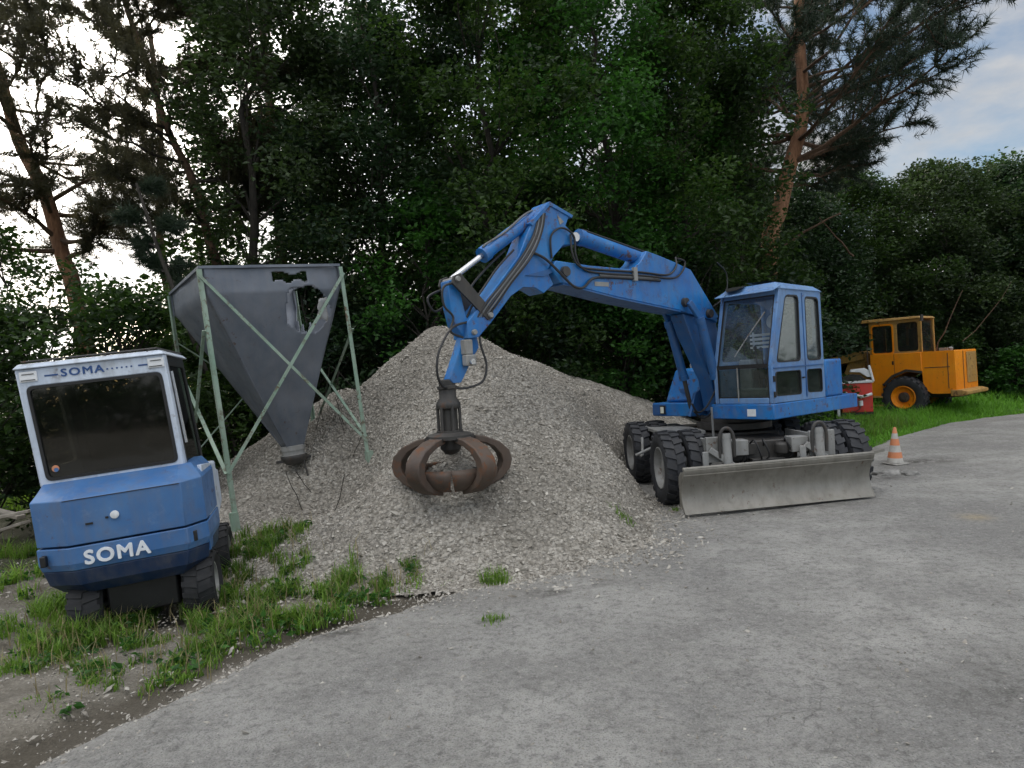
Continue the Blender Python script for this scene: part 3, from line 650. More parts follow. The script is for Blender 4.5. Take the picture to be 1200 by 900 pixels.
# hoses
def hose(pts, t, r=.013, mt=HOSE, nm='hose'):
    P = smooth_path([A(s, z, t[i] if hasattr(t, '__len__') else t) for i, (s, z) in enumerate(pts)], 8)
    return MB().tube(P, r, 7).build(nm, mt, ex)
hose([(3.66,2.26),(3.92,2.20),(4.10,1.98),(4.14,1.78),(4.07,1.64),(3.95,1.615)], [-.10,-.12,-.14,-.14,-.10,-.06], .012)
hose([(3.60,2.20),(3.60,2.02),(3.56,1.82),(3.62,1.66),(3.78,1.605),(3.88,1.61)], [-.10,-.12,-.14,-.14,-.10,-.06], .012)
hose([(3.74,2.64),(3.98,2.60),(4.00,2.42),(3.90,2.30),(3.94,2.16),(3.80,2.10)], -.11, .012)
hose([(3.80,2.62),(4.04,2.52),(3.98,2.38),(3.84,2.44)], .1, .012)
for k in range(5):
    o = k*.028; hose([(2.72-o*.5,3.42),(2.84-o,3.18+o*.2),(3.03-o,2.93),(3.30-o,2.65),(3.50-o,2.46-o*.3),(3.62-o,2.30)], [-.10-.012*k,-.145,-.15-.006*k,-.15,-.145,-.12], .010, PIPE if k % 2 else HOSE, 'oil_pipe' if k % 2 else 'hose')
hose([(3.05,3.02),(3.28,2.82),(3.46,2.62),(3.60,2.46),(3.70,2.30)], -.05, .012); hose([(3.10,3.03),(3.32,2.86),(3.54,2.66),(3.64,2.52)], .03, .012)
hose([(2.60,2.94),(2.60,3.18),(2.44,3.28),(2.28,3.20),(2.27,3.0),(2.19,2.86),(1.95,2.81),(1.15,2.81),(.62,2.80),(.42,2.88),(.34,3.02),(.46,3.06)], [-.14,-.15,-.16,-.17,-.17,-.17,-.165,-.165,-.165,-.17,-.17,-.15], .012)
hose([(2.31,3.22),(2.33,3.02),(2.25,2.88),(2.02,2.85),(1.2,2.85),(.70,2.84),(.52,2.95),(.46,3.08)], [-.15,-.18,-.18,-.165,-.165,-.165,-.165,-.12], .012)
hose([(2.92,3.00),(2.72,2.93),(2.54,2.78),(2.36,2.64),(2.20,2.63),(2.02,2.74),(1.75,2.765),(1.2,2.765),(.84,2.76)], [-.14,-.16,-.19,-.2,-.19,-.17,-.163,-.163,-.163], .015)
b = MB(); b.bar(A(1.9,2.79,-.158),A(.85,2.79,-.158),.012,.022); b.build('oil_pipe', PIPE, ex)
b = MB(); b.box((1.28,.15,2.74),(1.34,.19,2.90)); b.build('hose_clamp', GREYST, ex)
hose([(-.2,2.45),(-.5,2.62),(-.55,2.9),(-.35,3.05)], -.17, .008)
hose([(-.28,2.30),(-.42,2.27),(-.5,2.33)], -.17, .01)
hose([(.42,1.2),(.30,1.08),(.1,1.15),(-.1,1.35)], -.21, .013); hose([(.36,1.1),(.2,1.0),(0,1.05),(-.2,1.3)], -.19, .013)
# --- grab (orange peel), five tines
GC = Vector((3.95, 0, 0))
TG = Matrix.Translation(GC)
b = MB(); b.lathe([(.06,1.20),(.20,1.17),(.235,1.155),(.235,1.12),(.10,1.105),(.10,1.02),(.055,.97),(0.02,.96)], 24, TG)
gb = b.build('grab', DARKST, ex)
b = MB(); b.lathe([(.13,1.165),(.13,1.20),(.075,1.20),(.075,1.40),(.115,1.42),(.122,1.44),(.118,1.47),(.085,1.52),(.085,1.60),(.10,1.61),(.10,1.635),(.03,1.645)], 24, TG); b.build('rotator', DARKST, gb)
b = MB()
for k in range(6):
    g_ = k*math.pi/3+.3; p = GC+Vector((math.cos(g_)*.108, math.sin(g_)*.108, 0)); b.tube([p+Vector((0,0,1.165)), p+Vector((0,0,1.44))], .016, 8)
b.build('guard_rods', DARKST, gb)
b = MB(); b.box((-.07,-.05,1.62),(.07,.05,1.70), TG); b.build('hanging_eye', DARKST, gb, .01)
ribp = [(.18,1.145),(.34,1.115),(.49,1.04),(.585,.935),(.61,.83),(.585,.73),(.50,.63),(.38,.56),(.26,.53)]
ribi = [(.18,1.085),(.31,1.05),(.425,.985),(.49,.90),(.51,.82),(.49,.745),(.42,.66),(.33,.60),(.25,.57)]
shp = [(.41,.81),(.435,.76),(.43,.70),(.395,.64),(.33,.60),(.25,.575)]
for k in range(5):
    g_ = R(20)+k*R(72)
    Mk = TG @ Matrix.Translation((0,0,1.14)) @ Matrix.Diagonal((1,1,.88,1)) @ Matrix.Translation((0,0,-1.14)) @ Matrix.Rotation(g_, 4, 'Z')
    b = MB()
    poly = ribp+ribi[::-1]
    b.prism(poly, -.08, .08, lambda a, bb, c: (a, c, bb), Mk)
    tn = b.build('tine', RUST, gb, .010)
    b = MB(); vs, fs = [], []; na = 9
    for i, (r, z) in enumerate(shp):
        ha = R(36.3)*(1-.12*i/(len(shp)-1))
        for j in range(na):
            a = -ha+2*ha*j/(na-1); vs.append((r*math.cos(a), r*math.sin(a), z))
    for i in range(len(shp)-1):
        for j in range(na-1): fs.append((i*na+j, i*na+j+1, (i+1)*na+j+1, (i+1)*na+j))
    b.add(vs, fs, Mk); so_ = b.build('shell', RUST, gb, 0, 60); sm_ = so_.modifiers.new('sol', 'SOLIDIFY'); sm_.thickness = .022; sm_.offset = 0
    b = MB(); b.lathe([(.028,-.08),(.03,-.07),(.03,.07),(.028,.08)], 10, Mk@Matrix.Translation((.215,0,1.115))@Matrix.Rotation(R(90),4,'X')); b.build('tine_pin', DARKST, gb)
# --- undercarriage, in world coordinates taken into the machine's frame
UY = R(2.0)
UC = Vector((2.95, 9.62, -.03)); Uf = Vector((math.sin(UY)*1, -math.cos(UY), 0)); Ur = Vector((math.cos(UY), math.sin(UY), 0))   # forward, viewer right
UM = EXM.inverted() @ (lambda M: (setattr(M, 'translation', UC), M)[1])(Matrix((Ur, -Uf, Vector((0, 0, 1)))).transposed().to_4x4())
# local: x right, y back, z up
def tyre_mb(r, w, rim, M, lugs=22, lug=.022, n=48):
    b = MB(); h = w/2
    prof = [(rim,-h*.72),(rim+.03,-h*.9),((r+rim)/2,-h*1.02),(r-.05,-h*.95),(r-.018,-h*.80),(r-.012,0),(r-.018,h*.80),(r-.05,h*.95),((r+rim)/2,h*1.02),(rim+.03,h*.9),(rim,h*.72)]
    b.lathe(prof, n, M, close=True)
    for k in range(lugs):
        for sgn in (-1, 1):
            g0 = 2*math.pi*(k+.25*sgn)/lugs
            pts_b, pts_t = [], []
            hw = math.pi/lugs*.46
            for (yy, off) in ((.02*h, .42*math.pi/lugs), (.96*h, -.2*math.pi/lugs)):
                for sg in (-1, 1):
                    a = g0+off+sg*hw; pts_b.append((a, yy*sgn))
            q = [pts_b[0], pts_b[1], pts_b[3], pts_b[2]]
            lo = [((r-.03)*math.cos(a), (r-.03)*math.sin(a), z) for a, z in q]; hi = [((r+lug-.012-(.014 if abs(z) > .5*h else 0))*math.cos(a), (r+lug-.012-(.014 if abs(z) > .5*h else 0))*math.sin(a), z) for a, z in q]
            b.hexa(lo, hi, M)
    return b
RX = Matrix.Rotation(R(90), 4, 'Y')
def dual(x, y, outer):
    sgn = 1 if x > 0 else -1
    for xo in (x, x-sgn*.295):
        M = UM @ Matrix.Translation((xo, y, .47)) @ RX @ Matrix.Rotation(random.random(), 4, 'Z')
        wobj = tyre_mb(.455, .25, .255, M).build('wheel', RUBBER, ex, 0, 30)
        d = sgn
        M2 = UM @ Matrix.Translation((xo, y, .47)) @ (RX if d > 0 else Matrix.Rotation(R(-90), 4, 'Y'))
        b = MB(); b.lathe([(.262,-.09),(.262,.105),(.248,.108),(.232,.085),(.205,.03),(.15,.0),(.10,.0),(.10,.05),(.05,.06),(.0,.06)], 32, M2)
        for k in range(8): b.lathe([(.014,0),(.014,.02),(.006,.024)], 6, M2@Matrix.Translation((.13*math.cos(k*math.pi/4), .13*math.sin(k*math.pi/4), .0)))
        b.build('rim', GREYST, wobj)
FY, RY = -1.1, .62
for yy in (FY, RY):
    for xx in (-1.12, 1.12): dual(xx, yy, True)
b = MB(); b.box((-.42,-1.35,.50),(.42,1.55,.76), UM); b.box((-.55,-.55,.56),(.55,.75,.79), UM); b.box((-.95,RY-.12,.66),(.95,RY+.12,.73), UM); b.build('chassis', DARKST, ex, .015)
for yy in (FY, RY):
    b = MB(); b.tube([(-1.0,yy,.47),(-.3,yy,.47),(-.22,yy,.47),(.22,yy,.47),(.3,yy,.47),(1.0,yy,.47)], [.085,.085,.17,.17,.085,.085], 16, True, UM); b.build('axle', GREYST, ex)
# front guards beside the blade arms (pale plates), tie rod ends, hydraulic legs
for sx in (-1, 1):
    b = MB(); b.box((sx*.62-.15,-1.58,.56),(sx*.62+.15,-1.52,.86), UM); b.box((sx*.62-.15,-1.518,.60),(sx*.62-.12,-.9,.84), UM); b.build('chassis_plate', GREYST, ex, .008)
    MB().box((sx*.36-.10,-1.56,.62),(sx*.36+.10,-1.36,.80), UM).build('chassis_plate', GREYST, ex, .008)
MB().box((-1.0,RY-1.2,.80),(-.45,RY+.2,.85), UM).build('chassis_plate', GREYST, ex, .008)

for sx in (-1, 1):
    c = MB(); c.tube([(sx*.55,-1.62,.86),(sx*.55,-1.66,.52)], .055, 14, True, UM); c.tube([(sx*.55,-1.615,.90),(sx*.55,-1.62,.84)], .062, 14, True, UM); c.tube([(sx*.55,-1.655,.56),(sx*.55,-1.66,.50)], .045, 12, True, UM); c.build('blade_cylinder', GREYST, ex)
    c = MB(); c.bar((sx*.80 if sx < 0 else sx*.36,-1.62,.70),(sx*.80 if sx < 0 else sx*.36,-1.62,.46),.03,.07,(1,0,0),UM); c.bar((sx*.74 if sx < 0 else sx*.40,-1.61,.72),((sx*.74 if sx < 0 else sx*.40)+.36,-1.67,.44),.05,.07,(0,0,1),UM); c.build('blade_arm', GREYST, ex, .008)
    MB().tube([UM @ Vector(p) for p in smooth_path([(sx*.55-.085,-1.64,.62),(sx*.55-.085,-1.65,.84),(sx*.55-.05,-1.65,.94),(sx*.55,-1.65,.965),(sx*.55+.05,-1.65,.94),(sx*.55+.085,-1.65,.84),(sx*.55+.085,-1.64,.62)], 4)], .02, 8).build('cylinder_guard', DARKST, ex)
    c = MB(); c.box((sx*.6-.06,-1.64,.16),(sx*.6+.06,-.6,.30), UM); c.build('push_arm', DARKST, ex, .01)
b = MB(); b.tube([(-1.16,.05,.74),(-1.20,-.10,.52),(-1.24,-.12,.50)], .018, 8, True, UM); b.tube([(-1.35,-.35,.55),(-1.10,-.42,.66),(-.9,-.42,.66)], .02, 8, True, UM); b.build('step_bracket', GREYST, ex)
rg2 = random.Random(4)
for k in range(9):
    b = MB()
    x0 = rg2.uniform(-.5,.5); b.tube(smooth_path([(x0,-1.36,.70),(x0+rg2.uniform(-.1,.1),-1.50,.78),(x0+rg2.uniform(-.2,.2),-1.52,.58),(x0+rg2.uniform(-.2,.2),-1.36,.50)], 5), .011, 6, True, UM); b.build('brake_hose', HOSE, ex)
b = MB(); b.box((-.2,-1.5,.42),(.2,-1.3,.56), UM); b.box((-.28,-1.42,.60),(-.12,-1.34,.74), UM); b.lathe([(.07,0),(.08,.02),(.08,.12),(.05,.14)], 14, UM@Matrix.Translation((.18,-1.45,.6))); b.build('valve_block', DARKST, ex, .01)
# blade: curved plate
BY = R(9.5); BC = Vector((3.0, 7.76, .03)); Bf = Vector((math.sin(BY), -math.cos(BY), 0)); Br = Vector((math.cos(BY), math.sin(BY), 0))
BM = EXM.inverted() @ (lambda M: (setattr(M, 'translation', BC), M)[1])(Matrix((Br, -Bf, Vector((0, 0, 1)))).transposed().to_4x4())
prof = []
for i in range(15):
    t = i/14; z = .0+.50*t; y = .10*math.sin(math.pi*min(1, t*1.05))*1.0 - .02*t; prof.append((y, z))
outer = prof + [(y+.028, z) for y, z in prof[::-1]]
b = MB(); b.prism(outer, -1.18, 1.18, lambda a, bb, c: (c, a, bb), BM); bl = b.build('dozer_blade', BLADE, ex, .004, 50)
b = MB(); b.tube([(-1.18,.005,.51),(1.18,.005,.51)], .020, 10, True, BM); b.box((-1.18,-.012,.435),(1.18,-.004,.445), BM); b.build('top_edge', BLADE, bl)
b = MB(); b.hexa([(1.18,-.01,.50),(1.31,-.02,.52),(1.31,.08,.52),(1.18,.05,.50)], [(1.18,-.01,.53),(1.31,-.02,.55),(1.31,.08,.55),(1.18,.05,.53)], BM); b.build('corner_lug', BLADE, bl)
for sx, q in ((-1.14,.20),(-.6,.24),(0,.24),(.6,.24),(1.14,.20)):
    MB().prism([(.135,.04),(q,.08),(q,.40),(.135,.46)], sx-.015, sx+.015, lambda a, bb, c: (c, a, bb), BM).build('blade_rib', BLADE, bl)


# ---------------------------------------------------------------- mini excavator seen from behind
PS = R(17); TH = R(-4)
SM = Matrix.Translation((-2.71, 5.2, -.05)) @ Matrix.Rotation(PS, 4, 'Z') @ Matrix.Rotation(TH, 4, 'Y')
mx = thing('mini_excavator', 'small old blue and white excavator leaning in the grass, seen from behind', 'mini excavator', SM)
XZ = lambda a, bb, c: (a, c, bb)
plan = [(-.61,0),(.20,0),(.33,.16),(.33,.85),(-.86,.85),(-.86,.16)]
top = [(-.585,.03),(.185,.03),(.315,.18),(.315,.9),(-.845,.9),(-.845,.18)]
def stackhull(levels):
    vs = [p for l in levels for p in l]; n = len(levels[0]); fs = []
    for i in range(len(levels)-1):
        for k in range(n): fs.append((i*n+k, i*n+(k+1) % n, (i+1)*n+(k+1) % n, (i+1)*n+k))
    fs.append(tuple(range(n-1, -1, -1))); fs.append(tuple((len(levels)-1)*n+k for k in range(n))); return vs, fs
def scaled(pl, z, dx=0, dy=0, cx=-.26, cy=.5):
    return [(p[0]+(dx if p[0] < cx else -dx), p[1]+(dy if p[1] < cy else 0), z) for p in pl]
b = MB(); b.add(*stackhull([scaled(plan,.735,.005,.005), scaled(plan,1.075), [(-.58,.10,1.125),(.17,.10,1.125),(.30,.22,1.125),(.30,.9,1.125),(-.83,.9,1.125),(-.83,.22,1.125)], [(-.56,.27,1.19),(.16,.27,1.19),(.25,.30,1.19),(.25,.9,1.19),(-.80,.9,1.19),(-.80,.30,1.19)]]))
hd = b.build('hood', MBLUE, mx, .006, 12)
b = MB(); b.add(*stackhull([scaled(plan,.545,.012,.018), scaled(plan,.60,.0,.0), scaled(plan,.72,.0,.0)]))
cw = b.build('counterweight', MBLUE, mx, .006, 12)
b = MB(); b.add(*stackhull([scaled(plan,.345,.10,.13), scaled(plan,.43,.035,.05), scaled(plan,.542,.014,.020)])); b.build('skirt', MDARK, mx, .006, 12)
MB().lathe([(.03,0),(.03,.012),(.02,.016)], 14, Matrix.Translation((-.27,-.001,.915))@Matrix.Rotation(R(90),4,'X')).build('lock', WHITE, hd)
b = MB(); b.box((-.47,-.004,.87),(-.42,.002,.885)); b.box((-.335,-.004,.895),(-.315,.002,.91)); b.build('latch_hole', BLACK, hd)
for x0 in (-.80, .235):
    y0 = .085 if x0 < -.5 else .06
    MB().box((x0-.018,y0-.02,.60),(x0+.022,y0+.05,.68)).build('tail_lamp_socket', BLACK, cw, .006)
def text(body, size, M, mt, name, parent, ext=.003, sx=1.2, off=.0, space=1.05):
    cu = bpy.data.curves.new(name, 'FONT'); cu.body = body; cu.size = size; cu.extrude = ext; cu.space_character = space; cu.resolution_u = 4
    t = bpy.data.objects.new(name, cu); COL.objects.link(t); dg = bpy.context.evaluated_depsgraph_get()
    m0 = bpy.data.meshes.new_from_object(t.evaluated_get(dg)); bpy.data.objects.remove(t); bm = bmesh.new()
    for i, (ax, ay) in enumerate(((0,0),(1,0),(-1,0),(0,1),(0,-1),(.7,.7),(-.7,.7),(.7,-.7),(-.7,-.7))):
        m1 = m0.copy(); m1.transform(Matrix.Translation((ax*off, ay*off, i*.00025))); bm.from_mesh(m1)
    me = bpy.data.meshes.new(name); bm.to_mesh(me); bm.free()
    me.transform(M @ Matrix.Diagonal((sx, 1, 1, 1))); me.materials.clear(); me.materials.append(mt)
    o = bpy.data.objects.new(name, me); COL.objects.link(o); o.parent = parent; return o
TX = Matrix.Rotation(R(90), 4, 'X')
text('SOMA', .142, Matrix.Translation((-.51,-.002,.585))@TX, LETTERW, 'lettering', cw, .006, 1.05, .0045, 1.16)
b = MB(); b.box((-.60,-.003,1.066),(.19,.001,1.072)); b.box((.205,.045,.80),(.211,.052,1.04)); b.build('hood_seam', BLACK, hd)
# cab shell
b = MB()
cy0 = .30
back = [(-.82,1.17),(.205,1.17),(.165,2.085),(-.875,2.085)]
hole = rpoly([(-.765,1.215),(.155,1.215),(.125,1.945),(-.81,1.945)], .05, 6)
b.plate(back, [hole], .05, lambda a, bb, c: (a, cy0+c, bb)); rearp = b.build('cab_back', MPALE, mx, .012)
b = MB(); inner = rpoly([(-.748,1.232),(.138,1.232),(.108,1.928),(-.793,1.928)], .04, 6); b.plate(rpoly([(-.77,1.21),(.16,1.21),(.13,1.95),(-.815,1.95)], .05, 6), [inner], .04, lambda a, bb, c: (a, cy0-.006+c, bb)); b.build('window_seal', BLACK, rearp)
MB().prism(inner, 0, .005, lambda a, bb, c: (a, cy0+.012+c, bb)).build('rear_window', GLASSD, rearp)
# header lettering and marks
MH = Matrix.Translation((-.57,cy0-.002,2.0))@TX
text('SOMA', .082, MH, LETTERB, 'header_lettering', rearp, .003, 1.2, .0016, 1.2)
b = MB()
b.box((-.68,cy0-.003,2.012),(-.59,cy0+.003,2.024)); b.box((-.03,cy0-.003,2.012),(.05,cy0+.003,2.024))
for k in range(6): b.box((-.255+k*.034,cy0-.003,2.012),(-.243+k*.034,cy0+.003,2.024))
b.build('header_dashes', LETTERB, rearp)
for x0 in (-.845, .04):
    v = MB().box((x0,cy0-.012,1.985),(x0+.12,cy0-.001,2.065)).build('vent_cover', WHITE, rearp, .008)
    b = MB(); b.box((x0+.02,cy0-.016,2.04),(x0+.1,cy0-.0125,2.046)); b.box((x0+.01,cy0-.016,1.995),(x0+.105,cy0-.0125,2.001)); b.build('vent_slot', BLACK, v)
st = MB().lathe([(.026,0),(.026,.004)], 14, Matrix.Translation((-.70,cy0+.004,1.30))@Matrix.Rotation(R(90),4,'X')).build('round_sticker', ORANGE, rearp)
MB().lathe([(.016,0),(.016,.003)], 12, Matrix.Translation((-.695,cy0-.001,1.29))@Matrix.Rotation(R(90),4,'X')).build('sticker_centre', MBLUE, st)
# roof
b = MB(); b.hexa([(-.885,cy0-.03,2.086),(.175,cy0-.03,2.086),(.185,1.35,2.086),(-.885,1.35,2.086)], [(-.85,cy0+.0,2.125),(.14,cy0+.0,2.125),(.15,1.30,2.125),(-.85,1.30,2.125)]); rf = b.build('roof', MPALE, mx, .012)
b = MB(); b.tube([(-.82,cy0,2.14),(.12,cy0,2.14)], .008, 6); b.tube([(.12,cy0,2.14),(.14,1.3,2.14)], .008, 6)
for x0 in (-.6,-.25,.05): b.tube([(x0,cy0,2.12),(x0,cy0,2.142)], .006, 6)
b.build('roof_rail', DARKST, rf)
# cab right side: posts, dark door frame and glass; left side panel
b = MB(); b.hexa([(.165,cy0+.05,1.15),(.205,cy0+.05,1.15),(.205,cy0+.11,1.15),(.165,cy0+.11,1.15)], [(.125,cy0+.05,2.086),(.165,cy0+.05,2.086),(.165,cy0+.11,2.086),(.125,cy0+.11,2.086)]); b.build('rear_post', MPALE, mx, .006)
sideR = lambda a, bb, c: (.20-c-(bb-1.15)*.042, a, bb)
od = [(.42,1.0),(1.33,.95),(1.33,1.3),(1.22,2.08),(.42,2.08)]
b = MB(); b.plate(od, [rpoly([(.48,1.12),(1.25,1.08),(1.25,1.32),(1.15,2.0),(.48,2.0)], .05)], .03, sideR); dr = b.build('door', BLACK, mx, .006)
MB().prism(rpoly([(.475,1.115),(1.255,1.075),(1.255,1.325),(1.155,2.005),(.475,2.005)], .05), 0, .005, lambda a, bb, c: (.188-c-(bb-1.15)*.042, a, bb)).build('door_glass', GLASSD, dr)
b = MB(); b.bar((.215,.45,1.35),(.18,.45,1.95),.02,.02,(0,1,0)); b.build('door_handle', CHROME, dr)
sideL = lambda a, bb, c: (-.82+c-(bb-1.17)*.06, a, bb)
b = MB(); b.plate([(.35,1.17),(1.33,1.17),(1.33,1.3),(1.22,2.08),(.35,2.08)], [rpoly([(.45,1.3),(1.2,1.3),(1.12,2.0),(.45,2.0)], .05)], .03, sideL); b.build('cab_side', MPALE, mx, .006)
b = MB(); b.plate([(-.80,1.17),(.18,1.17),(.14,2.08),(-.85,2.08)], [rpoly([(-.72,1.25),(.10,1.25),(.07,2.0),(-.78,2.0)], .05)], .03, lambda a, bb, c: (a, 1.30+c, bb)); b.build('cab_front', BLACK, mx, .006)
b = MB(); b.box((-.80,.36,1.10),(.17,1.30,1.16)); b.build('cab_floor', BLACK, mx)
b = MB(); b.box((-.52,.62,1.165),(-.12,1.0,1.33)); b.box((-.52,.55,1.30),(-.12,.66,1.80)); b.build('driver_seat', SEATM, mx, .04)
b = MB(); b.tube([(-.02,1.0,1.16),(.02,.95,1.42)], .012, 6); b.tube([(-.08,1.0,1.16),(-.07,.95,1.40)], .012, 6); b.build('control_levers', GREYST, mx)
# right flank: pale panel with triangular blue wing
b = MB(); b.prism([(.32,1.16),(.86,1.12),(1.30,1.0),(1.30,.72),(.95,.62),(.70,.66),(.32,.74)], 0, .03, lambda a, bb, c: (.315-c, a, bb)); fl = b.build('flank_panel', MPALE, mx, .006)
b = MB(); b.box((.312,.40,.90),(.318,.48,.99)); b.box((.313,.34,1.0),(.319,.42,1.03)); b.build('flank_vent', BLACK, fl)
b = MB(); b.box((-.84,.84,.72),(.30,1.30,1.10)); b.build('front_body', MPALE, mx, .02)
b = MB(); b.prism([(.17,.72),(.34,.72),(.40,.66),(.34,.50),(.20,.48)], 0, .02, lambda a, bb, c: (.322-c, a, bb)); b.build('wheel_guard', MBLUE, mx)
# chassis and ribbed wheels
b = MB(); b.box((-.46,.20,.10),(.05,1.5,.46)); b.lathe([(.25,.45),(.25,.56)], 20, Matrix.Translation((-.25,.7,0))); b.build('chassis', BLACK, mx, .02)
for yy in (.36, 1.45):
    for xx in (-.60, .20):
        Mw = Matrix.Translation((xx,yy,.17 if xx < 0 else .19))@RX@Matrix.Rotation(random.random(),4,'Z')
        wh = tyre_mb(.285,.24,.15,Mw,20,.012,36).build('wheel', TYRED, mx, 0, 30)
        s_ = 1 if xx > 0 else -1
        M2 = Matrix.Translation((xx,yy,.17 if xx < 0 else .19))@(RX if s_ > 0 else Matrix.Rotation(R(-90),4,'Y'))
        MB().lathe([(.155,-.08),(.155,.10),(.14,.10),(.12,.04),(.06,.03),(.06,.07),(.0,.075)], 24, M2).build('rim', GREYST, wh)
for y_ in (.36, 1.45): MB().tube([(-.6,y_,.17),(.2,y_,.19)], .05, 10).build('axle', BLACK, mx)

# ---------------------------------------------------------------- feed hopper
HM = Matrix.Translation((-2.87, 8.45, 0)) @ Matrix.Rotation(R(-4.6), 4, 'Y') @ Matrix.Rotation(R(37), 4, 'Z')
hp = thing('feed_hopper', 'torn grey steel hopper on leaning pale green angle-iron legs', 'hopper', HM)
hw = .82
for i, (sx, sy) in enumerate(((-1,-1),(1,-1),(1,1),(-1,1))):
    zb = [.18,.55,1.0,.2][i]
    b = MB(); fl_ = .042
    b.box((sx*hw-(fl_ if sx > 0 else 0), sy*hw-.006, zb),(sx*hw+(fl_ if sx < 0 else 0), sy*hw+.006, 3.06)); b.box((sx*hw-.006, sy*hw-(fl_ if sy > 0 else 0), zb),(sx*hw+.006, sy*hw+(fl_ if sy < 0 else 0), 3.06))
    b.box((sx*hw-.04, sy*hw-.04, zb-.03),(sx*hw+.04, sy*hw+.04, zb+.25))
    b.build('leg', GREENP, hp)
def brace(p, q, wd=.038): MB().bar(p, q, wd, .010, (0,0,1)).build('brace', GREENP, hp)
e = hw+.012
MB().bar((-hw,-e,3.0),(hw,-e,.92),.012,.032).build('brace', GREENP, hp); MB().bar((hw,-e-.012,2.98),(-hw,-e-.012,.85),.012,.034).build('brace', GREENP, hp)
MB().bar((-e,-hw,.85),(-e,hw,2.2),.04,.012).build('brace', GREENP, hp); MB().bar((-e-.014,-hw,2.4),(-e-.014,hw,.85),.035,.012).build('brace', GREENP, hp)
MB().bar((-hw,e,1.0),(hw,e,2.5),.035,.012).build('brace', GREENP, hp); MB().bar((hw,e+.014,1.1),(-hw,e+.014,2.5),.035,.012).build('brace', GREENP, hp)
MB().bar((e,-hw,.95),(e,hw,2.3),.035,.012).build('brace', GREENP, hp); MB().bar((e+.014,-hw,2.3),(e+.014,hw,1.2),.03,.012).build('brace', GREENP, hp)
# the bin: four folded sheets; front sheet has a torn opening
zt, zs, zb_, tb = 3.08, 2.80, .98, .105; th_ = .77
def bw(z):   # half width at height z
    if z >= zs: return th_
    return tb+(th_-tb)*((z-zb_)/(zs-zb_))**1.02
SKX, SKY = .15, -.12
rgh = random.Random(3)
def in_hole(x, z):
    # two-part tear near the top corner away from the camera's left
    a = ((x-.34)/.28)**2+((z-2.58)/.27)**2
    nn = noise.noise(Vector((x*7, z*7, 1.3)))*.35
    if a+nn < 1: return True
    if -.06 < x < .38 and 2.91+.025*math.sin(x*30) < z < 3.01+.02*math.sin(x*17+1) and x-.0*z > -.02: return True
    return False
def sheet(kx, ky, hole, nu=64, nz=110):
    vs, fs = [], []
    for j in range(nz+1):
        z = zb_+(zt-zb_)*j/nz; wz = bw(z)
        for i in range(nu+1):
            u = -1+2*i/nu
            dent = .018*noise.noise(Vector((u*1.5+kx*3, z*1.6, ky*2+.5)))+.012*math.sin(z*2+u)
            if abs(u) > .97: dent = 0
            x, y = u*wz, -(wz)+dent
            vs.append((x, y, z))
    for j in range(nz):
        for i in range(nu):
            u = -1+2*(i+.5)/nu; z = zb_+(zt-zb_)*(j+.5)/nz
            if hole and in_hole(u*bw(z), z): continue
            if kx == 1 and -.6 < u < .97 and z > 2.42+.12*noise.noise(Vector((u*7, 0, 4)))+.25*abs(u-.35): continue
            a = j*(nu+1)+i; fs.append((a, a+1, a+nu+2, a+nu+1))
    return vs, fs
b = MB()
for k in range(4):
    vs, fs = sheet(k, k+.3, k == 0, 64 if k < 2 else 16, 110 if k < 2 else 30)
    Rk = Matrix.Rotation(k*math.pi/2, 4, 'Z'); q = [Rk @ Vector(p) for p in vs]
    b.add([p+Vector((SKX, SKY, 0))*min(1, max(0, (zs-p.z)/(zs-zb_))) for p in q], fs)
bn = b.build('bin', BIN, hp, 0, 40); s_ = bn.modifiers.new('sol', 'SOLIDIFY'); s_.thickness = .006; s_.offset = 0
FLAPM = painted('bare_sheet_steel', (.34,.35,.36), (.42,.42,.42), rust=.05, rough=.5, dirt=.35)
# torn flap curled out of the opening
vs, fs = [], []
for i in range(9):
    for j in range(7):
        u, v = i/8, j/6; jag = .03*noise.noise(Vector((i*1.3, j*1.1, .4)))
        vs.append((.575-.14*u+jag+.02*v, -.755-.10*math.sin(u*1.7)*(.35+.65*v), 2.43+.28*v*(1-.30*u)+jag+.04*u))
for i in range(8):
    for j in range(6): a = i*7+j; fs.append((a, a+1, a+8, a+7))
fo = MB().add(vs, fs).build('torn_flap', FLAPM, bn, 0, 60); s_ = fo.modifiers.new('sol', 'SOLIDIFY'); s_.thickness = .005
b = MB()
for k in range(4):
    Mk = Matrix.Rotation(k*math.pi/2, 4, 'Z')
    b.bar((-.80,-.79,3.085),(.80,-.79,3.085),.035,.03,(0,0,1),Mk)
b.build('top_rim', BIN, hp)
for k in range(4):
    Mk = Matrix.Rotation(k*math.pi/2, 4, 'Z'); MB().bar((-.785,-.785,2.80),(-.785,-.785,3.07),.02,.02,(0,1,0),Mk).build('corner_seam', BIN, hp)
SKM = Matrix.Translation((SKX, SKY, 0))
b = MB(); b.lathe([(.13,.99),(.145,.985),(.145,.93),(.135,.93),(.135,.88),(.15,.875),(.15,.82),(.10,.80)], 24, SKM); ol_ = b.build('outlet', GREYST, hp)
b = MB(); b.lathe([(.152,.875),(.16,.86),(.155,.82),(.12,.78),(.10,.76)], 20, SKM); b.box((-.22,-.03,.80),(.20,.03,.83), SKM); b.build('outlet_slide', DARKST, hp)
b = MB(); b.tube([(.07,-.1,.84),(.10,-.12,.55)], .012, 6, True, SKM); b.build('slide_rod', DARKST, hp)

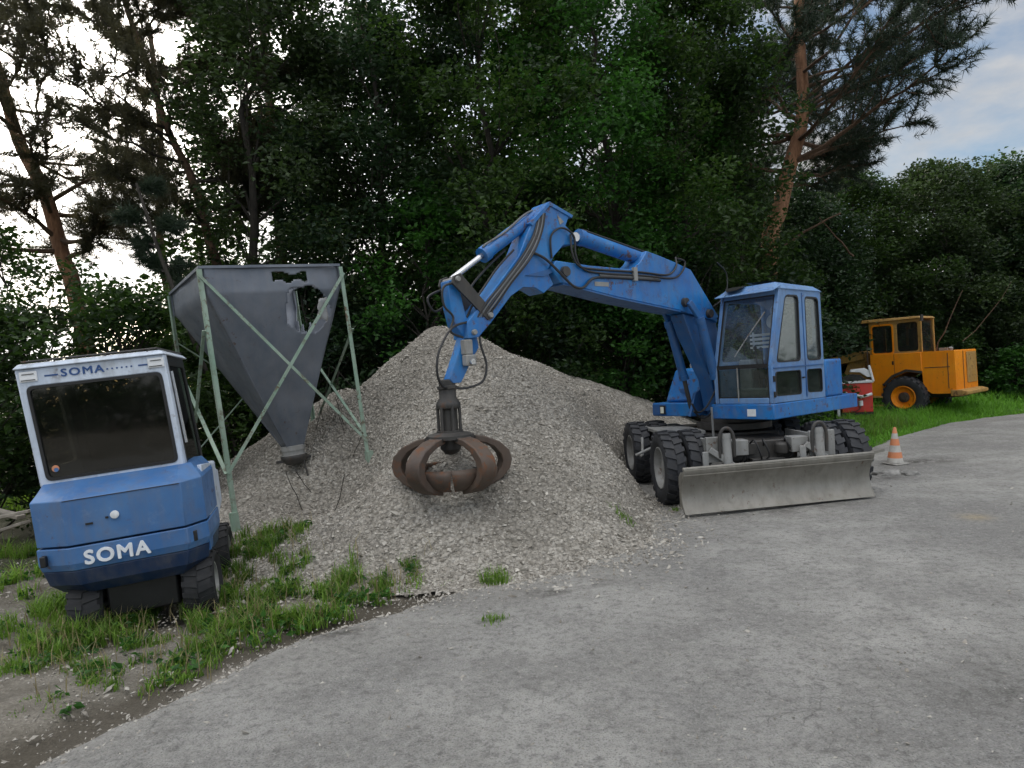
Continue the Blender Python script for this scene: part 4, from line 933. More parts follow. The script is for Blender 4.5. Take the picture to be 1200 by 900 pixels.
# ---------------------------------------------------------------- wheel loader
AL = R(50); LX = Vector((math.cos(AL), -math.sin(AL), 0)); LYv = Vector((math.sin(AL), math.cos(AL), 0))
LM = Matrix((LX, LYv, Vector((0, 0, 1)))).transposed().to_4x4(); LM.translation = (10.36, 18.0, 0)
ld = thing('wheel_loader', 'old orange-yellow wheel loader parked in tall grass at the edge of the yard', 'wheel loader', LM)
# local: x to the rear (towards viewer right), y across to the far side, z up; near side y=0
SX = lambda a, bb, c: (a, c, bb)
b = MB(); b.prism(rpoly([(.42,.72),(.40,1.66),(1.16,1.66),(1.17,.57),(.62,.57)], .03), .02, 1.68, SX); b.build('engine_hood', YELL, ld, .015)
b = MB(); b.box((.47,.008,1.24),(1.05,.02,1.255)); b.box((1.0,.005,.7),(1.012,.02,1.6)); b.build('hood_seam', DARKST, ld)
rg_ = MB().box((1.171,.85,.80),(1.185,1.60,1.60)).build('radiator_panel', YELLD, ld, .01)
MB().box((1.172,.60,.62),(1.178,.62,1.64)).build('panel_seam', DARKST, ld)
b = MB(); b.box((1.05,-.04,.50),(1.28,1.62,.66)); b.hexa([(1.28,-.04,.50),(1.42,-.03,.54),(1.42,1.61,.54),(1.28,1.62,.50)], [(1.28,-.04,.66),(1.42,-.03,.62),(1.42,1.61,.62),(1.28,1.62,.66)]); b.build('rear_bumper', YELLD, ld, .015)
# side body with wheel arch
arch = [(-.86,.55),(-.86,1.66),(.41,1.66),(.41,1.10),(.05,1.16),(-.28,1.02),(-.50,.80),(-.62,.50)]
b = MB(); b.prism(arch, 0, 1.68, SX); b.build('body', YELL, ld, .012)
b = MB(); b.prism([(-.52,.80),(-.28,1.03),(.05,1.17),(.41,1.11),(.41,1.17),(.04,1.23),(-.32,1.08),(-.56,.84)], -.05, .3, SX); b.build('fender', DARKST, ld)
b = MB(); b.box((-.80,-.22,.50),(-.50,.02,.54)); b.box((-.80,-.2,.27),(-.5,.0,.30)); b.build('step', YELLD, ld)
# cab
ws = [rr(-.80,1.66,-.27,2.44,.07), rr(-.17,1.70,.33,2.46,.07)]
b = MB(); b.plate([(-.87,1.64),(.42,1.64),(.36,2.54),(-.84,2.54)], ws, .05, lambda a, bb, c: (a, .06+c, bb)); b.plate([(-.87,1.64),(.42,1.64),(.36,2.54),(-.84,2.54)], ws, .05, lambda a, bb, c: (a, .95+c, bb))
cb = b.build('cab', YELLD, ld, .01)
b = MB()
for x0 in (-.87, .36):
    for y0 in (.06, .95): MB().box((x0,y0,1.63),(x0+.06,y0+.06,2.55)).build('cab_post', YELLD, cb)
for w_ in ws: MB().prism(w_, 0, .006, lambda a, bb, c: (a, .085+c, bb)).build('side_window', GLASSY, cb)
b = MB(); b.plate(rr(-.825,1.645,-.25,2.465,.08), [rr(-.785,1.69,-.29,2.42,.06)], .015, lambda a, bb, c: (a, .046+c, bb)); b.build('door_frame', YELL, cb)
MB().add([(-.86,.1,1.68),(-.86,.96,1.68),(-.86,.96,2.5),(-.86,.1,2.5)], [(0,1,2,3)]).build('front_window', GLASSY, cb); MB().add([(.40,.1,1.68),(.40,.96,1.68),(.38,.96,2.5),(.38,.1,2.5)], [(0,1,2,3)]).build('rear_window', GLASSY, cb)
b = MB(); b.hexa([(-1.06,-.02,2.53),(.44,-.02,2.545),(.44,1.06,2.545),(-1.06,1.06,2.53)], [(-1.03,.02,2.62),(.40,.02,2.60),(.40,1.02,2.60),(-1.03,1.02,2.62)]); b.build('roof', YELLD, ld, .012)
b = MB(); b.box((-.35,.3,1.66),(.1,.75,1.85)); b.box((.02,.3,1.8),(.14,.75,2.3)); b.build('driver_seat', SEATM, ld, .03)
b = MB(); b.tube(smooth_path([(-.88,-.03,1.2),(-.90,-.05,1.5),(-.90,-.05,1.95)], 4), .014, 6); b.build('grab_rail', DARKST, ld)
MB().box((-.30,-.012,1.36),(-.26,.0,1.46)).build('door_handle', BLACK, ld, .004)
b = MB(); b.box((-.252,-.004,.95),(-.244,.002,1.64)); b.build('door_seam', DARKST, ld)
b = MB(); b.box((-1.05,.05,2.45),(-.99,.17,2.53)); b.build('work_lamp', BLACK, ld, .01)
b = MB(); b.tube([(.42,-.02,2.48),(.52,-.12,2.52)], .012, 6); b.box((.50,-.20,2.46),(.53,-.06,2.62)); b.build('mirror', DARKST, ld)
b = MB(); b.box((.6,.7,1.665),(.8,.9,1.74)); b.lathe([(.05,1.66),(.06,1.72),(.03,1.75)], 12, Matrix.Translation((1.0,.3,0))); b.build('air_filter', GREYST, ld)
# front frame + lifting arms
b = MB(); b.box((-2.3,.45,.6),(-.86,1.25,1.15)); b.prism([(-1.1,1.0),(-1.1,1.72),(-1.5,1.78),(-1.75,1.2),(-1.75,.7)], .4, 1.3, SX); b.build('front_frame', YELLD, ld, .02)
for y0 in (.28, 1.32):
    b = MB(); b.prism([(-1.15,1.55),(-1.2,1.75),(-2.3,1.62),(-3.1,.75),(-3.2,.5),(-3.0,.5),(-2.2,1.38)], y0, y0+.10, SX); b.build('lift_arm', YELLD, ld, .01)
b = MB(); b.prism([(-3.05,.25),(-3.1,.95),(-3.2,.95),(-3.45,.35),(-4.1,.22),(-4.1,.18),(-3.3,.18)], -.25, 1.95, SX); b.build('bucket', YELLD, ld, .01)
for xx in (0, -2.2):
    for y0, sg in ((-.02,-1),(1.72,1)):
        Mw = Matrix.Translation((xx,y0,.50))@Matrix.Rotation(R(90),4,'X')@Matrix.Rotation(random.random(),4,'Z')
        wh = tyre_mb(.53,.40,.29,Mw,20,.03,40).build('wheel', RUBBER, ld, 0, 30)
        M2 = Matrix.Translation((xx,y0,.50))@Matrix.Rotation(R(90 if sg < 0 else -90),4,'X')
        rim = MB().lathe([(.30,-.12),(.30,.19),(.285,.195),(.265,.16),(.22,.10),(.13,.08),(.13,.12),(.11,.13),(.0,.13)], 32, M2).build('rim', YELL, wh)
        MB().lathe([(.135,.1),(.135,.135),(.10,.15),(.06,.15),(.06,.18),(.0,.18)], 20, M2).build('hub', RUST, wh)
b = MB(); b.tube([(0,-.02,.5),(0,1.72,.5)], .12, 12); b.tube([(-2.2,-.02,.5),(-2.2,1.72,.5)], .12, 12); b.box((-.86,.5,.45),(1.1,1.2,.75)); b.build('axle', DARKST, ld)

# ---------------------------------------------------------------- red machine box between the two machines
RM = Matrix.Translation((8.30, 16.5, 0)) @ Matrix.Rotation(R(-18), 4, 'Z')
rb = thing('red_machine_box', 'red steel box with white top rail and pipe, left of the yellow loader', 'machine box', RM)
b = MB(); b.box((-.33,0,.30),(.35,.55,1.0)); b.build('housing', REDP, rb, .01)
b = MB(); b.box((-.36,-.03,1.002),(.38,.58,1.06)); b.bar((.38,-.02,1.03),(.30,-.02,1.42),.05,.06,(0,1,0)); b.prism([(-.12,1.28),(-.10,1.34),(.20,1.36),(.36,1.26),(.36,1.14),(.26,1.14),(.10,1.26)], -.02, .08, SX); b.build('top_rail', WHITE, rb, .01)
b = MB(); b.prism([(-.30,1.061),(-.30,1.16),(-.05,1.22),(.12,1.20),(.24,1.061)], .05, .5, SX); b.build('motor_cover', BLACK, rb, .02)
b = MB(); b.tube(smooth_path([(-.02,-.05,.72),(.08,-.09,.68),(.2,-.10,.70),(.32,-.08,.74)], 5), [.035]*16, 8); b.tube([(.08,-.03,.58),(.08,-.03,.46)], .05, 10); b.tube([(.08,-.03,.64),(.10,-.09,.68)], .02, 8); b.build('outlet_pipe', WHITE, rb)
b = MB(); b.tube(smooth_path([(.08,-.04,.46),(.04,-.06,.38),(-.06,-.05,.32),(-.14,-.04,.34)], 5), .010, 6); b.build('cable', DARKST, rb)
b = MB(); b.box((-.44,-.03,.22),(-.385,.03,1.22)); b.box((-.48,-.03,.40),(-.445,.05,.75)); b.build('corner_post', WHITE, rb)
b = MB(); b.box((-.45,.05,.10),(-.36,.5,1.16)); b.build('side_frame', GREENP, rb)
b = MB()
for x0 in (-.33, .27):
    for y0 in (.0, .45): b.box((x0,y0,-.05),(x0+.08,y0+.08,.30))
b.box((-.33,-.01,.24),(.35,.55,.298)); b.build('foot', BLACK, rb)
MB().lathe([(.025,0),(.025,.006)], 12, Matrix.Translation((-.22,-.001,.78))@Matrix.Rotation(R(90),4,'X')).build('badge', WHITE, rb)

# ---------------------------------------------------------------- traffic cone
cp = atz(1049, 544)
cn = thing('traffic_cone', 'small faded orange and white traffic cone standing on the yard', 'traffic cone', Matrix.Translation((cp.x, cp.y, .004)) @ Matrix.Rotation(R(20), 4, 'Z') @ Matrix.Rotation(R(2.5), 4, 'X'))
b = MB(); b.box((-.135,-.135,0),(.135,.135,.025)); b.build('base', CONEB, cn, .01)
def cr(z): return .115-(z-.03)/.52*.092
lv = [.03,.10,.19,.29,.39,.47,.55]
for k in range(6):
    z0, z1 = lv[k], lv[k+1]; mt = CONEW if k % 2 == 0 else ORANGE
    if k == 4: mt = CONEW
    if k == 5: mt = ORANGE
    if k == 3: mt = ORANGE
    b = MB(); b.lathe([(cr(z0),z0),(cr(z1),z1)] if k < 5 else [(cr(z0),z0),(cr(z1),z1),(cr(z1)*.7,z1+.01)], 20); b.build('band', mt, cn, 0, 60)

# ---------------------------------------------------------------- debris beside the mini excavator and stones
def plank(p, q, wd, th, lab):
    o = MB().bar(p, q, wd, th).build('wooden_plank', WOODW, None, .004); tag(o, lab, 'plank', 'old planks lying in the weeds'); return o
plank(at(-30,612,7.2)*1, at(38,598,7.2), .14, .03, 'weathered plank lying on top of two others behind the small excavator')
plank(at(-30,632,7.0), at(30,612,6.9), .12, .03, 'weathered plank lying lowest beside the small excavator')
plank(at(-40,590,7.6), at(25,606,7.4), .10, .04, 'thin dark plank lying farthest back behind the small excavator')
def rock(px, py, s, lab, seed):
    p = atz(px, py); bm = bmesh.new(); bmesh.ops.create_icosphere(bm, subdivisions=3, radius=1)
    for v in bm.verts:
        n_ = noise.noise(v.co*1.4+Vector((seed,0,0)))*.45+noise.noise(v.co*4+Vector((seed,2,0)))*.12; v.co *= 1+n_; v.co.x *= s[0]; v.co.y *= s[1]; v.co.z *= s[2]
    me = bpy.data.meshes.new('rock'); bm.to_mesh(me); bm.free(); me.materials.append(ROCKM); o = bpy.data.objects.new('flat_stone', me); COL.objects.link(o); o.location = (p.x, p.y, s[2]*.3); tag(o, lab, 'stone')
ROCKM = plain('grey_rock', (.24,.235,.22), .9, var=.35)
rock(1040, 556, (.20,.12,.05), 'flat grey stone lying in front of the traffic cone', 3.1)
rock(1068, 556, (.12,.10,.04), 'smaller flat stone right of the traffic cone', 6.2)
rock(1003, 496+30, (.22,.14,.06), 'grey stone between the blade corner and the grass', 9.4)

# ---------------------------------------------------------------- vegetation
def leaves(centers, normals_up, size, rg, tint, wid=.55, fold=.35, droop=.0):
    n = len(centers)
    d = rg.normal(size=(n, 3)); d[:, 2] = d[:, 2]*.5-droop; d /= np.linalg.norm(d, axis=1)[:, None]
    u = rg.normal(size=(n, 3))*.6+np.array([0, 0, 1.0])*normals_up; s = np.cross(d, u); s /= np.linalg.norm(s, axis=1)[:, None]+1e-9; nn = np.cross(s, d)
    L = (size*rg.uniform(.65, 1.35, n))[:, None]; W = L*wid*.5
    mid = centers+d*L*.45
    V = np.stack([centers, mid+s*W+nn*W*fold, centers+d*L, mid-s*W+nn*W*fold], 1).reshape(-1, 3)
    b = 4*np.arange(n)[:, None]; F = np.concatenate([b+np.array([0, 1, 2]), b+np.array([0, 2, 3])], 1).reshape(-1, 3)
    return V, F, np.repeat(tint, 4)
LEAF1 = leafmat('broad_leaf', (.008,.022,.008), (.048,.100,.014), .34)
LEAF2 = leafmat('bright_leaf', (.010,.036,.007), (.052,.165,.02), .36)
LEAF3 = leafmat('olive_leaf', (.011,.024,.008), (.048,.085,.020), .30)
LEAF4 = leafmat('bluegreen_leaf', (.008,.023,.011), (.036,.078,.022), .25)
NEED = leafmat('pine_needle', (.012,.026,.016), (.045,.070,.038), .25)
NEEDW = leafmat('backlit_pine_needle', (.022,.026,.013), (.075,.070,.032), .35)
GRASSM = leafmat('grass_blade', (.03,.075,.010), (.21,.36,.05), .42)
GRASSF = leafmat('field_grass_blade', (.05,.14,.012), (.20,.46,.045), .42)
def bark(name, lo, hi, sc_=6):
    mt, nt, p = mat(name); tc = N(nt, 'ShaderNodeTexCoord').outputs['Object']
    mp = N(nt, 'ShaderNodeMapping'); mp.inputs['Scale'].default_value = (3, 3, .7); nt.links.new(tc, mp.inputs[0])
    n1 = noise_n(nt, mp.outputs[0], sc_, 8, .65); n2 = noise_n(nt, tc, 1.5, 3)
    c = mix(nt, ramp(nt, n1, [(.35, 0), (.65, 1)]), lo, hi); c = mix(nt, ramp(nt, n2, [(.4, 0), (.7, .5)]), c, tuple(x*.6 for x in lo))
    nt.links.new(c, p.inputs['Base Color']); p.inputs['Roughness'].default_value = .9; bump(nt, p, n1, 1, .03); return mt
BARKD = bark('dark_bark', (.022,.019,.015), (.06,.052,.042)); BARKP = bark('red_pine_bark', (.16,.075,.038), (.34,.18,.10)); BARKB = bark('brown_pine_bark', (.07,.042,.026), (.15,.09,.055))

def branch_pts(p, q, rg, bend=.12, n=6, sag=0):
    p, q = np.array(p, float), np.array(q, float); L = np.linalg.norm(q-p); out = []
    off = rg.normal(0, bend*L*.5, 3)
    for i in range(n+1):
        t = i/n; out.append(p+(q-p)*t+off*math.sin(math.pi*t)+np.array([0, 0, -sag*L*t*(1-t)])+(rg.normal(0, .012*L, 3) if 0 < i < n else 0))
    return [Vector(o) for o in out]

def leafy(name, x, y, H, rad, seed, mt, label, cat='tree', group=None, z0=0.0, crown0=.12, clumps=150, per=150, lsize=.10, csize=.42, trunk_r=.13, lean=(0, 0), shape=1.0, bk=BARKD, sub='crown', flat=.75, seen=None):
    rg = np.random.default_rng(seed)
    gz = float(ground_at(x, y)[0])
    root = thing(name, label, cat, Matrix.Translation((x, y, gz-.05)), group)
    # clump centres inside an uneven egg-shaped crown
    C = []; R_ = []
    lob = rg.uniform(0, 6.28, 3)
    while len(C) < clumps:
        t = rg.uniform(0, 1); a = rg.uniform(0, 2*np.pi); zz = crown0+(1-crown0)*t
        prof = (math.sin(math.pi*min(1, (t*.86+.14)))**.55)
        rr_ = rad*prof*(1+.22*math.sin(2*a+lob[0]+4*t)+.16*math.sin(3*a+lob[1]-6*t))*rg.uniform(.25, 1.0)**.45
        C.append((math.cos(a)*rr_+lean[0]*zz*H, math.sin(a)*rr_+lean[1]*zz*H, zz*H)); R_.append(csize*rg.uniform(.6, 1.35))
    C = np.array(C); R_ = np.array(R_)
    n = (per*(R_/csize)**2).astype(int)+12; idx = np.repeat(np.arange(len(C)), n); N_ = len(idx)
    d = rg.normal(size=(N_, 3)); d /= np.linalg.norm(d, axis=1)[:, None]; d *= (rg.uniform(0, 1, N_)**.40)[:, None]
    d[:, 2] *= flat
    P = C[idx]+d*R_[idx][:, None]
    ct = np.clip(rg.beta(1.6, 2.6, len(C)), 0, 1)
    tint = np.clip(ct[idx]*.8+rg.normal(.06, .13, N_), 0, 1)
    V, F, T = leaves(P, .8, lsize, rg, tint, .58)
    npmesh(sub, V, F, mt, root, T)
    # trunk and limbs
    b = MB(); top = (lean[0]*H*.9, lean[1]*H*.9, H*.9); tp_ = branch_pts((0, 0, -.1), top, rg, .05, 10); b.tube(tp_, [trunk_r*(1-.88*i/10) for i in range(11)], 9)
    for k in rg.choice(len(C), min(len(C), 46), replace=False):
        c = C[k]; zt_ = max(.05*H, c[2]-np.hypot(c[0]-lean[0]*c[2], c[1]-lean[1]*c[2])*.7-.2); f_ = min(.98, zt_/(H*.9)); s_ = tp_[int(f_*10)]
        b.tube(branch_pts(s_, c, rg, .12, 4), [trunk_r*.34*(1-f_)+.012, trunk_r*.26*(1-f_)+.010, .012, .009, .006], 5, False)
    b.build('trunk' if cat == 'tree' else 'stem', bk, root, 0, 60)
    return root

def pine(name, base, pts, rad0, seed, label, mt, bk, whorls, tuft_n=26, tuft_L=.16, nwid=.012, group=None, sub=1.0, cz0=.3, bl=(1.2, 2.6), az=None, up=.25, trunk_end=.25, tuftspace=.17):
    """whorls: number of branches along the trunk above fraction cz0"""
    rg = np.random.default_rng(seed); base = Vector(base)
    root = thing(name, label, 'tree', Matrix.Translation(base), group)
    tp_ = smooth_path([Vector(p)-base for p in pts], 6); n = len(tp_)
    b = MB(); b.tube(tp_, [rad0*(1-(1-trunk_end)*i/(n-1)) for i in range(n)], 10)
    TC, TD = [], []; tb_m = b; b = MB()
    def twig(p0, dirv, L, r, depth):
        q = p0+dirv*L+Vector((0, 0, up*L*.3)); pp = branch_pts(p0, q, rg, .16, 6, sag=.15 if depth == 0 else 0)
        b.tube(pp, [r*(1-.8*i/6) for i in range(7)], 5, False)
        for i in range(2, 7) if depth == 0 else range(1, 7):
            t = i/6; p = pp[i]; dl = (pp[i]-pp[i-1]).normalized()
            if depth < 1:
                for _ in range(rg.integers(2, 5)):
                    a = rg.normal(size=3); a = Vector(a); a = (a-dl*a.dot(dl)).normalized(); dv = (dl*rg.uniform(.5, 1.1)+a*rg.uniform(.5, 1.0)+Vector((0, 0, .15))).normalized()
                    twig(p, dv, L*rg.uniform(.22, .42)*(1.15-.4*t), r*.3, depth+1)
            else:
                TC.append(p); TD.append(dl)
                if rg.random() < sub:
                    TC.append(p+Vector(rg.normal(0, .11, 3))); TD.append((dl+Vector(rg.normal(0, .6, 3))).normalized())
    for k in range(whorls):
        f_ = cz0+(1-cz0)*(k+rg.random())/whorls; i = min(n-1, int(f_*(n-1))); p = tp_[i]
        a = rg.uniform(0, 2*np.pi) if az is None else rg.normal(az[0], az[1])
        L = (bl[0]+(bl[1]-bl[0])*(1-abs(2*(f_-cz0)/(1-cz0)-.8)/1.2))*rg.uniform(.65, 1.15)
        twig(p, Vector((math.cos(a), math.sin(a), rg.uniform(-.05, .45))).normalized(), L, rad0*.30*(1.1-f_)+.018, 0)
    tb_m.build('trunk', bk, root, 0, 60); b.build('branches', BARKD if bk is not BARKP else BARKB, root, 0, 60)
    TC = np.array([tuple(v) for v in TC]); TD = np.array([tuple(v) for v in TD])
    m_ = len(TC); idx = np.repeat(np.arange(m_), tuft_n); N_ = len(idx)
    d = rg.normal(size=(N_, 3)); d /= np.linalg.norm(d, axis=1)[:, None]; d = d*.95+TD[idx]*.7; d /= np.linalg.norm(d, axis=1)[:, None]
    o = TC[idx]+TD[idx]*rg.uniform(-.10, .10, (N_, 1)); L = tuft_L*rg.uniform(.7, 1.25, (N_, 1))
    s = np.cross(d, rg.normal(size=(N_, 3))); s /= np.linalg.norm(s, axis=1)[:, None]
    V = np.stack([o-s*nwid*.5, o+s*nwid*.5, o+d*L], 1).reshape(-1, 3); F = np.arange(3*N_).reshape(-1, 3)
    tint = np.clip(np.repeat(rg.beta(1.5, 2.5, m_), tuft_n)+rg.normal(0, .1, N_), 0, 1)
    npmesh('crown', V, F, mt, root, np.repeat(tint, 3))
    return root
# tall leafy trees forming the dark wall
GW = 'tall leafy trees in the wall of trees behind the heap'
row = [(-4.3,13.2,10.6,2.1,LEAF3,'tall leafy tree with olive leaves right behind the grey hopper'),
       (-2.2,13.8,11.2,2.2,LEAF4,'tall dark bluish-green tree behind the left slope of the gravel heap'),
       (-.1,13.4,10.8,2.2,LEAF1,'tall dense tree straight above the top of the gravel heap'),
       (2.1,14.2,10.6,2.2,LEAF2,'tall tree with the brightest green leaves behind the raised boom'),
       (4.1,14.6,9.8,2.1,LEAF1,'tall dark leafy tree right behind the blue excavator cab'),
       ]
for i, (x, y, H, r, mt, lb) in enumerate(row):
    leafy('leafy_tree', x, y, H, r, 20+i, mt, lb, group=GW, clumps=240, per=165, lsize=.105, csize=.50, crown0=.10)
for i, (x, y, H) in enumerate([(-6.0,17.5,8.6),(-3.2,18,11.5),(-.6,18.4,12),(2.0,18.5,12),(4.6,18.2,10.8)]):
    leafy('leafy_tree', x, y, H, 2.3, 40+i, [LEAF1,LEAF4][i % 2], 'dark leafy tree half hidden in the second row of trees', group='second row of leafy trees', clumps=170, per=85, lsize=.17, csize=.65, crown0=.05)
# understory bushes behind the heap
bush = [(-5.2,11.6,3.0,1.1,LEAF1,'dark bush behind the hopper legs'),(-3.6,12.2,3.2,1.2,LEAF4,'dark bluish bush behind the hopper and the left slope of the heap'),
        (-1.4,12.4,4.6,1.1,LEAF2,'bright green bush rising behind the top of the gravel heap'),(.6,13.0,3.6,1.2,LEAF1,'dark bush behind the grab arm'),
        (2.2,13.2,3.0,1.1,LEAF2,'bright green bush above the right slope of the heap'),(3.6,13.6,3.4,1.2,LEAF1,'dark bush behind the blue excavator boom'),
        (5.4,14.2,3.4,1.3,LEAF4,'dark bluish bush right behind the blue excavator cab')]
for i, (x, y, H, r, mt, lb) in enumerate(bush):
    leafy('bush', x, y, H, r, 60+i, mt, lb, 'bush', 'bushes behind the gravel heap', clumps=70, per=90, lsize=.11, csize=.36, crown0=.06, trunk_r=.04, sub='foliage')
# left side bushes behind the mini excavator
for i, (px, Yd, H, r, mt, lb) in enumerate([(-40,8.6,3.3,1.1,LEAF1,'dark green bush at the left edge behind the small excavator'),(60,9.6,3.1,1.1,LEAF3,'olive bush behind the roof of the small excavator'),
        (150,9.2,3.3,.85,LEAF1,'leafy bush between the small excavator and the hopper'),(205,10.6,2.6,.9,LEAF1,'dark bush under the left side of the hopper'),(10,11.5,4.6,1.4,LEAF1,'dark bush at the foot of the leaning pine')]):
    p = at(px, 470, Yd); leafy('bush', p.x, p.y, H, r, 80+i, mt, lb, 'bush', 'bushes behind the small excavator', clumps=65, per=95, lsize=.10, csize=.34, crown0=.08, trunk_r=.035, sub='foliage')
# pines at the left
pa = [at(88,345,14), at(75,305,14), at(52,225,14.1), at(22,165,14.2), at(0,90,14.3), at(-22,20,14.4), at(-40,-60,14.5)]
pa = [Vector((pa[0].x+.55, 14, 0))]+pa
pine('pine_tree', pa[0], pa, .17, 101, 'leaning pine with a reddish trunk at the far left edge', NEEDW, BARKP, 36, cz0=.27, bl=(1.2, 2.6), trunk_end=.5, sub=.35)
pb_ = [at(258,330,13), at(246,285,13), at(226,212,13.1), at(196,150,13.2), at(172,75,13.3), at(148,8,13.4), at(132,-60,13.5)]
pb_ = [Vector((pb_[0].x+.4, 13, 0))]+pb_
pine('pine_tree', pb_[0], pb_, .10, 102, 'thin dark pine behind the hopper, leaning to the left', NEEDW, BARKB, 32, cz0=.33, bl=(.9, 2.4), trunk_end=.4, sub=.4)
pc = [at(258,480,10.6), at(235,420,10.5), at(212,360,10.4), at(192,310,10.4), at(178,270,10.4), at(160,215,10.5)]
pc = [Vector((pc[0].x+.35, 10.7, 0))]+pc
pine('pine_sapling', pc[0], pc, .05, 103, 'thin dark sapling leaning between the small excavator and the hopper', NEED, BARKD, 7, cz0=.55, bl=(.2, .55), trunk_end=.4, tuft_n=16, sub=0)
pd = [Vector((-4.9,15.5,0)), at(330,300,15.5), at(322,180,15.5), at(310,60,15.5), at(305,-60,15.5)]
pine('pine_tree', pd[0], pd, .14, 104, 'straight pine hidden among leaves right above the hopper', NEED, BARKB, 26, cz0=.35, bl=(.8, 2.0), trunk_end=.4)
pg = [Vector((-9.3,19,0)), Vector((-9.2,19,3)), Vector((-9.5,19,6)), Vector((-9.3,19,9)), Vector((-9.4,19,12))]
pine('pine_tree', pg[0], pg, .15, 107, 'farther pine standing between the two leaning pines at left', NEEDW, BARKB, 26, cz0=.22, bl=(.9, 2.4), sub=.3, trunk_end=.4)
# big pine on the right
pe = [at(903,278,16), at(912,250,16), at(924,200,16), at(938,150,16), at(941,110,16), at(938,60,16), at(936,0,16), at(938,-70,16)]
pe = [Vector((pe[0].x-.35, 16, 0)), Vector((pe[0].x-.2, 16, 2))]+pe
pr = pine('pine_tree', pe[0], pe, .235, 105, 'big spreading pine with an orange-red trunk behind the excavator cab', NEED, BARKP, 44, cz0=.40, bl=(1.9, 4.4), az=(R(5), R(75)), sub=.6, tuft_n=24, trunk_end=.35, up=.45, tuft_L=.19, nwid=.017)
pf = [Vector((6.4,19,0)), Vector((6.5,19,3)), Vector((6.6,19,6)), Vector((6.4,19,9)), Vector((6.5,19,12))]
pine('pine_tree', pf[0], pf, .15, 106, 'darker pine standing just behind the orange-trunked pine', NEED, BARKD, 13, cz0=.35, bl=(.7, 1.8))
# right background: dense dark trees and bushes
rt = [(6.6,20.5,6.3,1.9,LEAF1,'dark bushy tree behind the orange-trunked pine'),(9.2,21.5,6.9,2.2,LEAF4,'dark bushy tree behind the red machine box'),(11.8,23,7.6,2.6,LEAF1,'dark bushy tree right behind the yellow loader'),(15.0,23.5,8.0,2.8,LEAF3,'olive bushy tree right of the yellow loader'),
      (18.4,24,8.0,2.8,LEAF4,'dark bluish tree at the right edge of the yard'),(21.6,25,7.4,2.6,LEAF1,'leafy tree at the far right edge')]
for i, (x, y, H, r, mt, lb) in enumerate(rt):
    leafy('leafy_tree', x, y, H, r, 120+i, mt, lb, group='bushy trees behind the loader', clumps=200, per=200, lsize=.125, csize=.62, crown0=.03)
for i, (x, y, H, r, mt, lb) in enumerate([(15.2,20.5,1.5,1.0,LEAF2,'low bright bush in the grass right of the loader'),(17.2,21,1.7,1.2,LEAF2,'low bright bush at the right edge of the grass'),(13.6,21.4,2.2,1.1,LEAF1,'low dark bush behind the rear of the loader'),(7.2,17.2,2.3,1.0,LEAF1,'dark bush between the excavator and the red machine box')]):
    leafy('bush', x, y, H, r, 140+i, mt, lb, 'bush', 'low bushes around the loader', clumps=55, per=90, lsize=.12, csize=.36, crown0=.05, trunk_r=.03, sub='foliage')
for i, (x, y, H) in enumerate([(10.6,26.5,7.8),(14.2,27.5,8.6),(17.8,28,9.0),(21.0,28.5,9.3)]):
    leafy('leafy_tree', x, y, H, 2.6, 220+i, LEAF1, 'dark tree in the back row behind the yellow loader', group='back row of trees behind the loader', clumps=150, per=140, lsize=.16, csize=.75, crown0=.04)
# bare branches in front of the right trees
b = MB(); rgb = np.random.default_rng(8)
for p, q, r in (((1092,425),(1128,340),.022),((905,300),(985,250),.05),((1000,300),(960,255),.03),((1128,400),(1185,330),.012)):
    b.tube(branch_pts(at(*p,18.8), at(*q,18.6), rgb, .1, 6), [r*(1-.1*i) for i in range(7)], 6)
o = b.build('fallen_branches', BARKB, None, 0, 60); tag(o, 'bare leaning branches in front of the dark trees at right', 'branches')
# far woods closing the horizon
def woods():
    rg = np.random.default_rng(77); P = []; T = []
    for i_ in range(4200):  # later clumps stand unseen behind the camera, added for reflections in the glass
        a = rg.uniform(-.25, 1.05) if i_ < 2300 else rg.uniform(1.05, 5.5); d_ = rg.uniform(30, 44); x, y = math.sin(a)*d_, math.cos(a)*d_; z = rg.uniform(0, 1)**.8*((9 if a > 1.05 else 11.5 if a > -.12 else 6)-1.5*abs(math.sin(a*9))-(6.0 if a > .36 else 0)); 
        k = 40 if i_ < 2300 else 24; c = np.array([x, y, z]); P.append(c+rg.normal(0, .75, (k, 3))*np.array([1, 1, .7])); T.append(np.clip(rg.beta(1.5, 3)+rg.normal(0, .1, k), 0, 1))
    P = np.concatenate(P); V, F, T = leaves(P, .8, .46, rg, np.concatenate(T), .7); o = npmesh('far_woods', V, F, LEAF4, None, T); tag(o, 'dense dark woods far behind the yard', 'woods', kind='stuff')
woods()
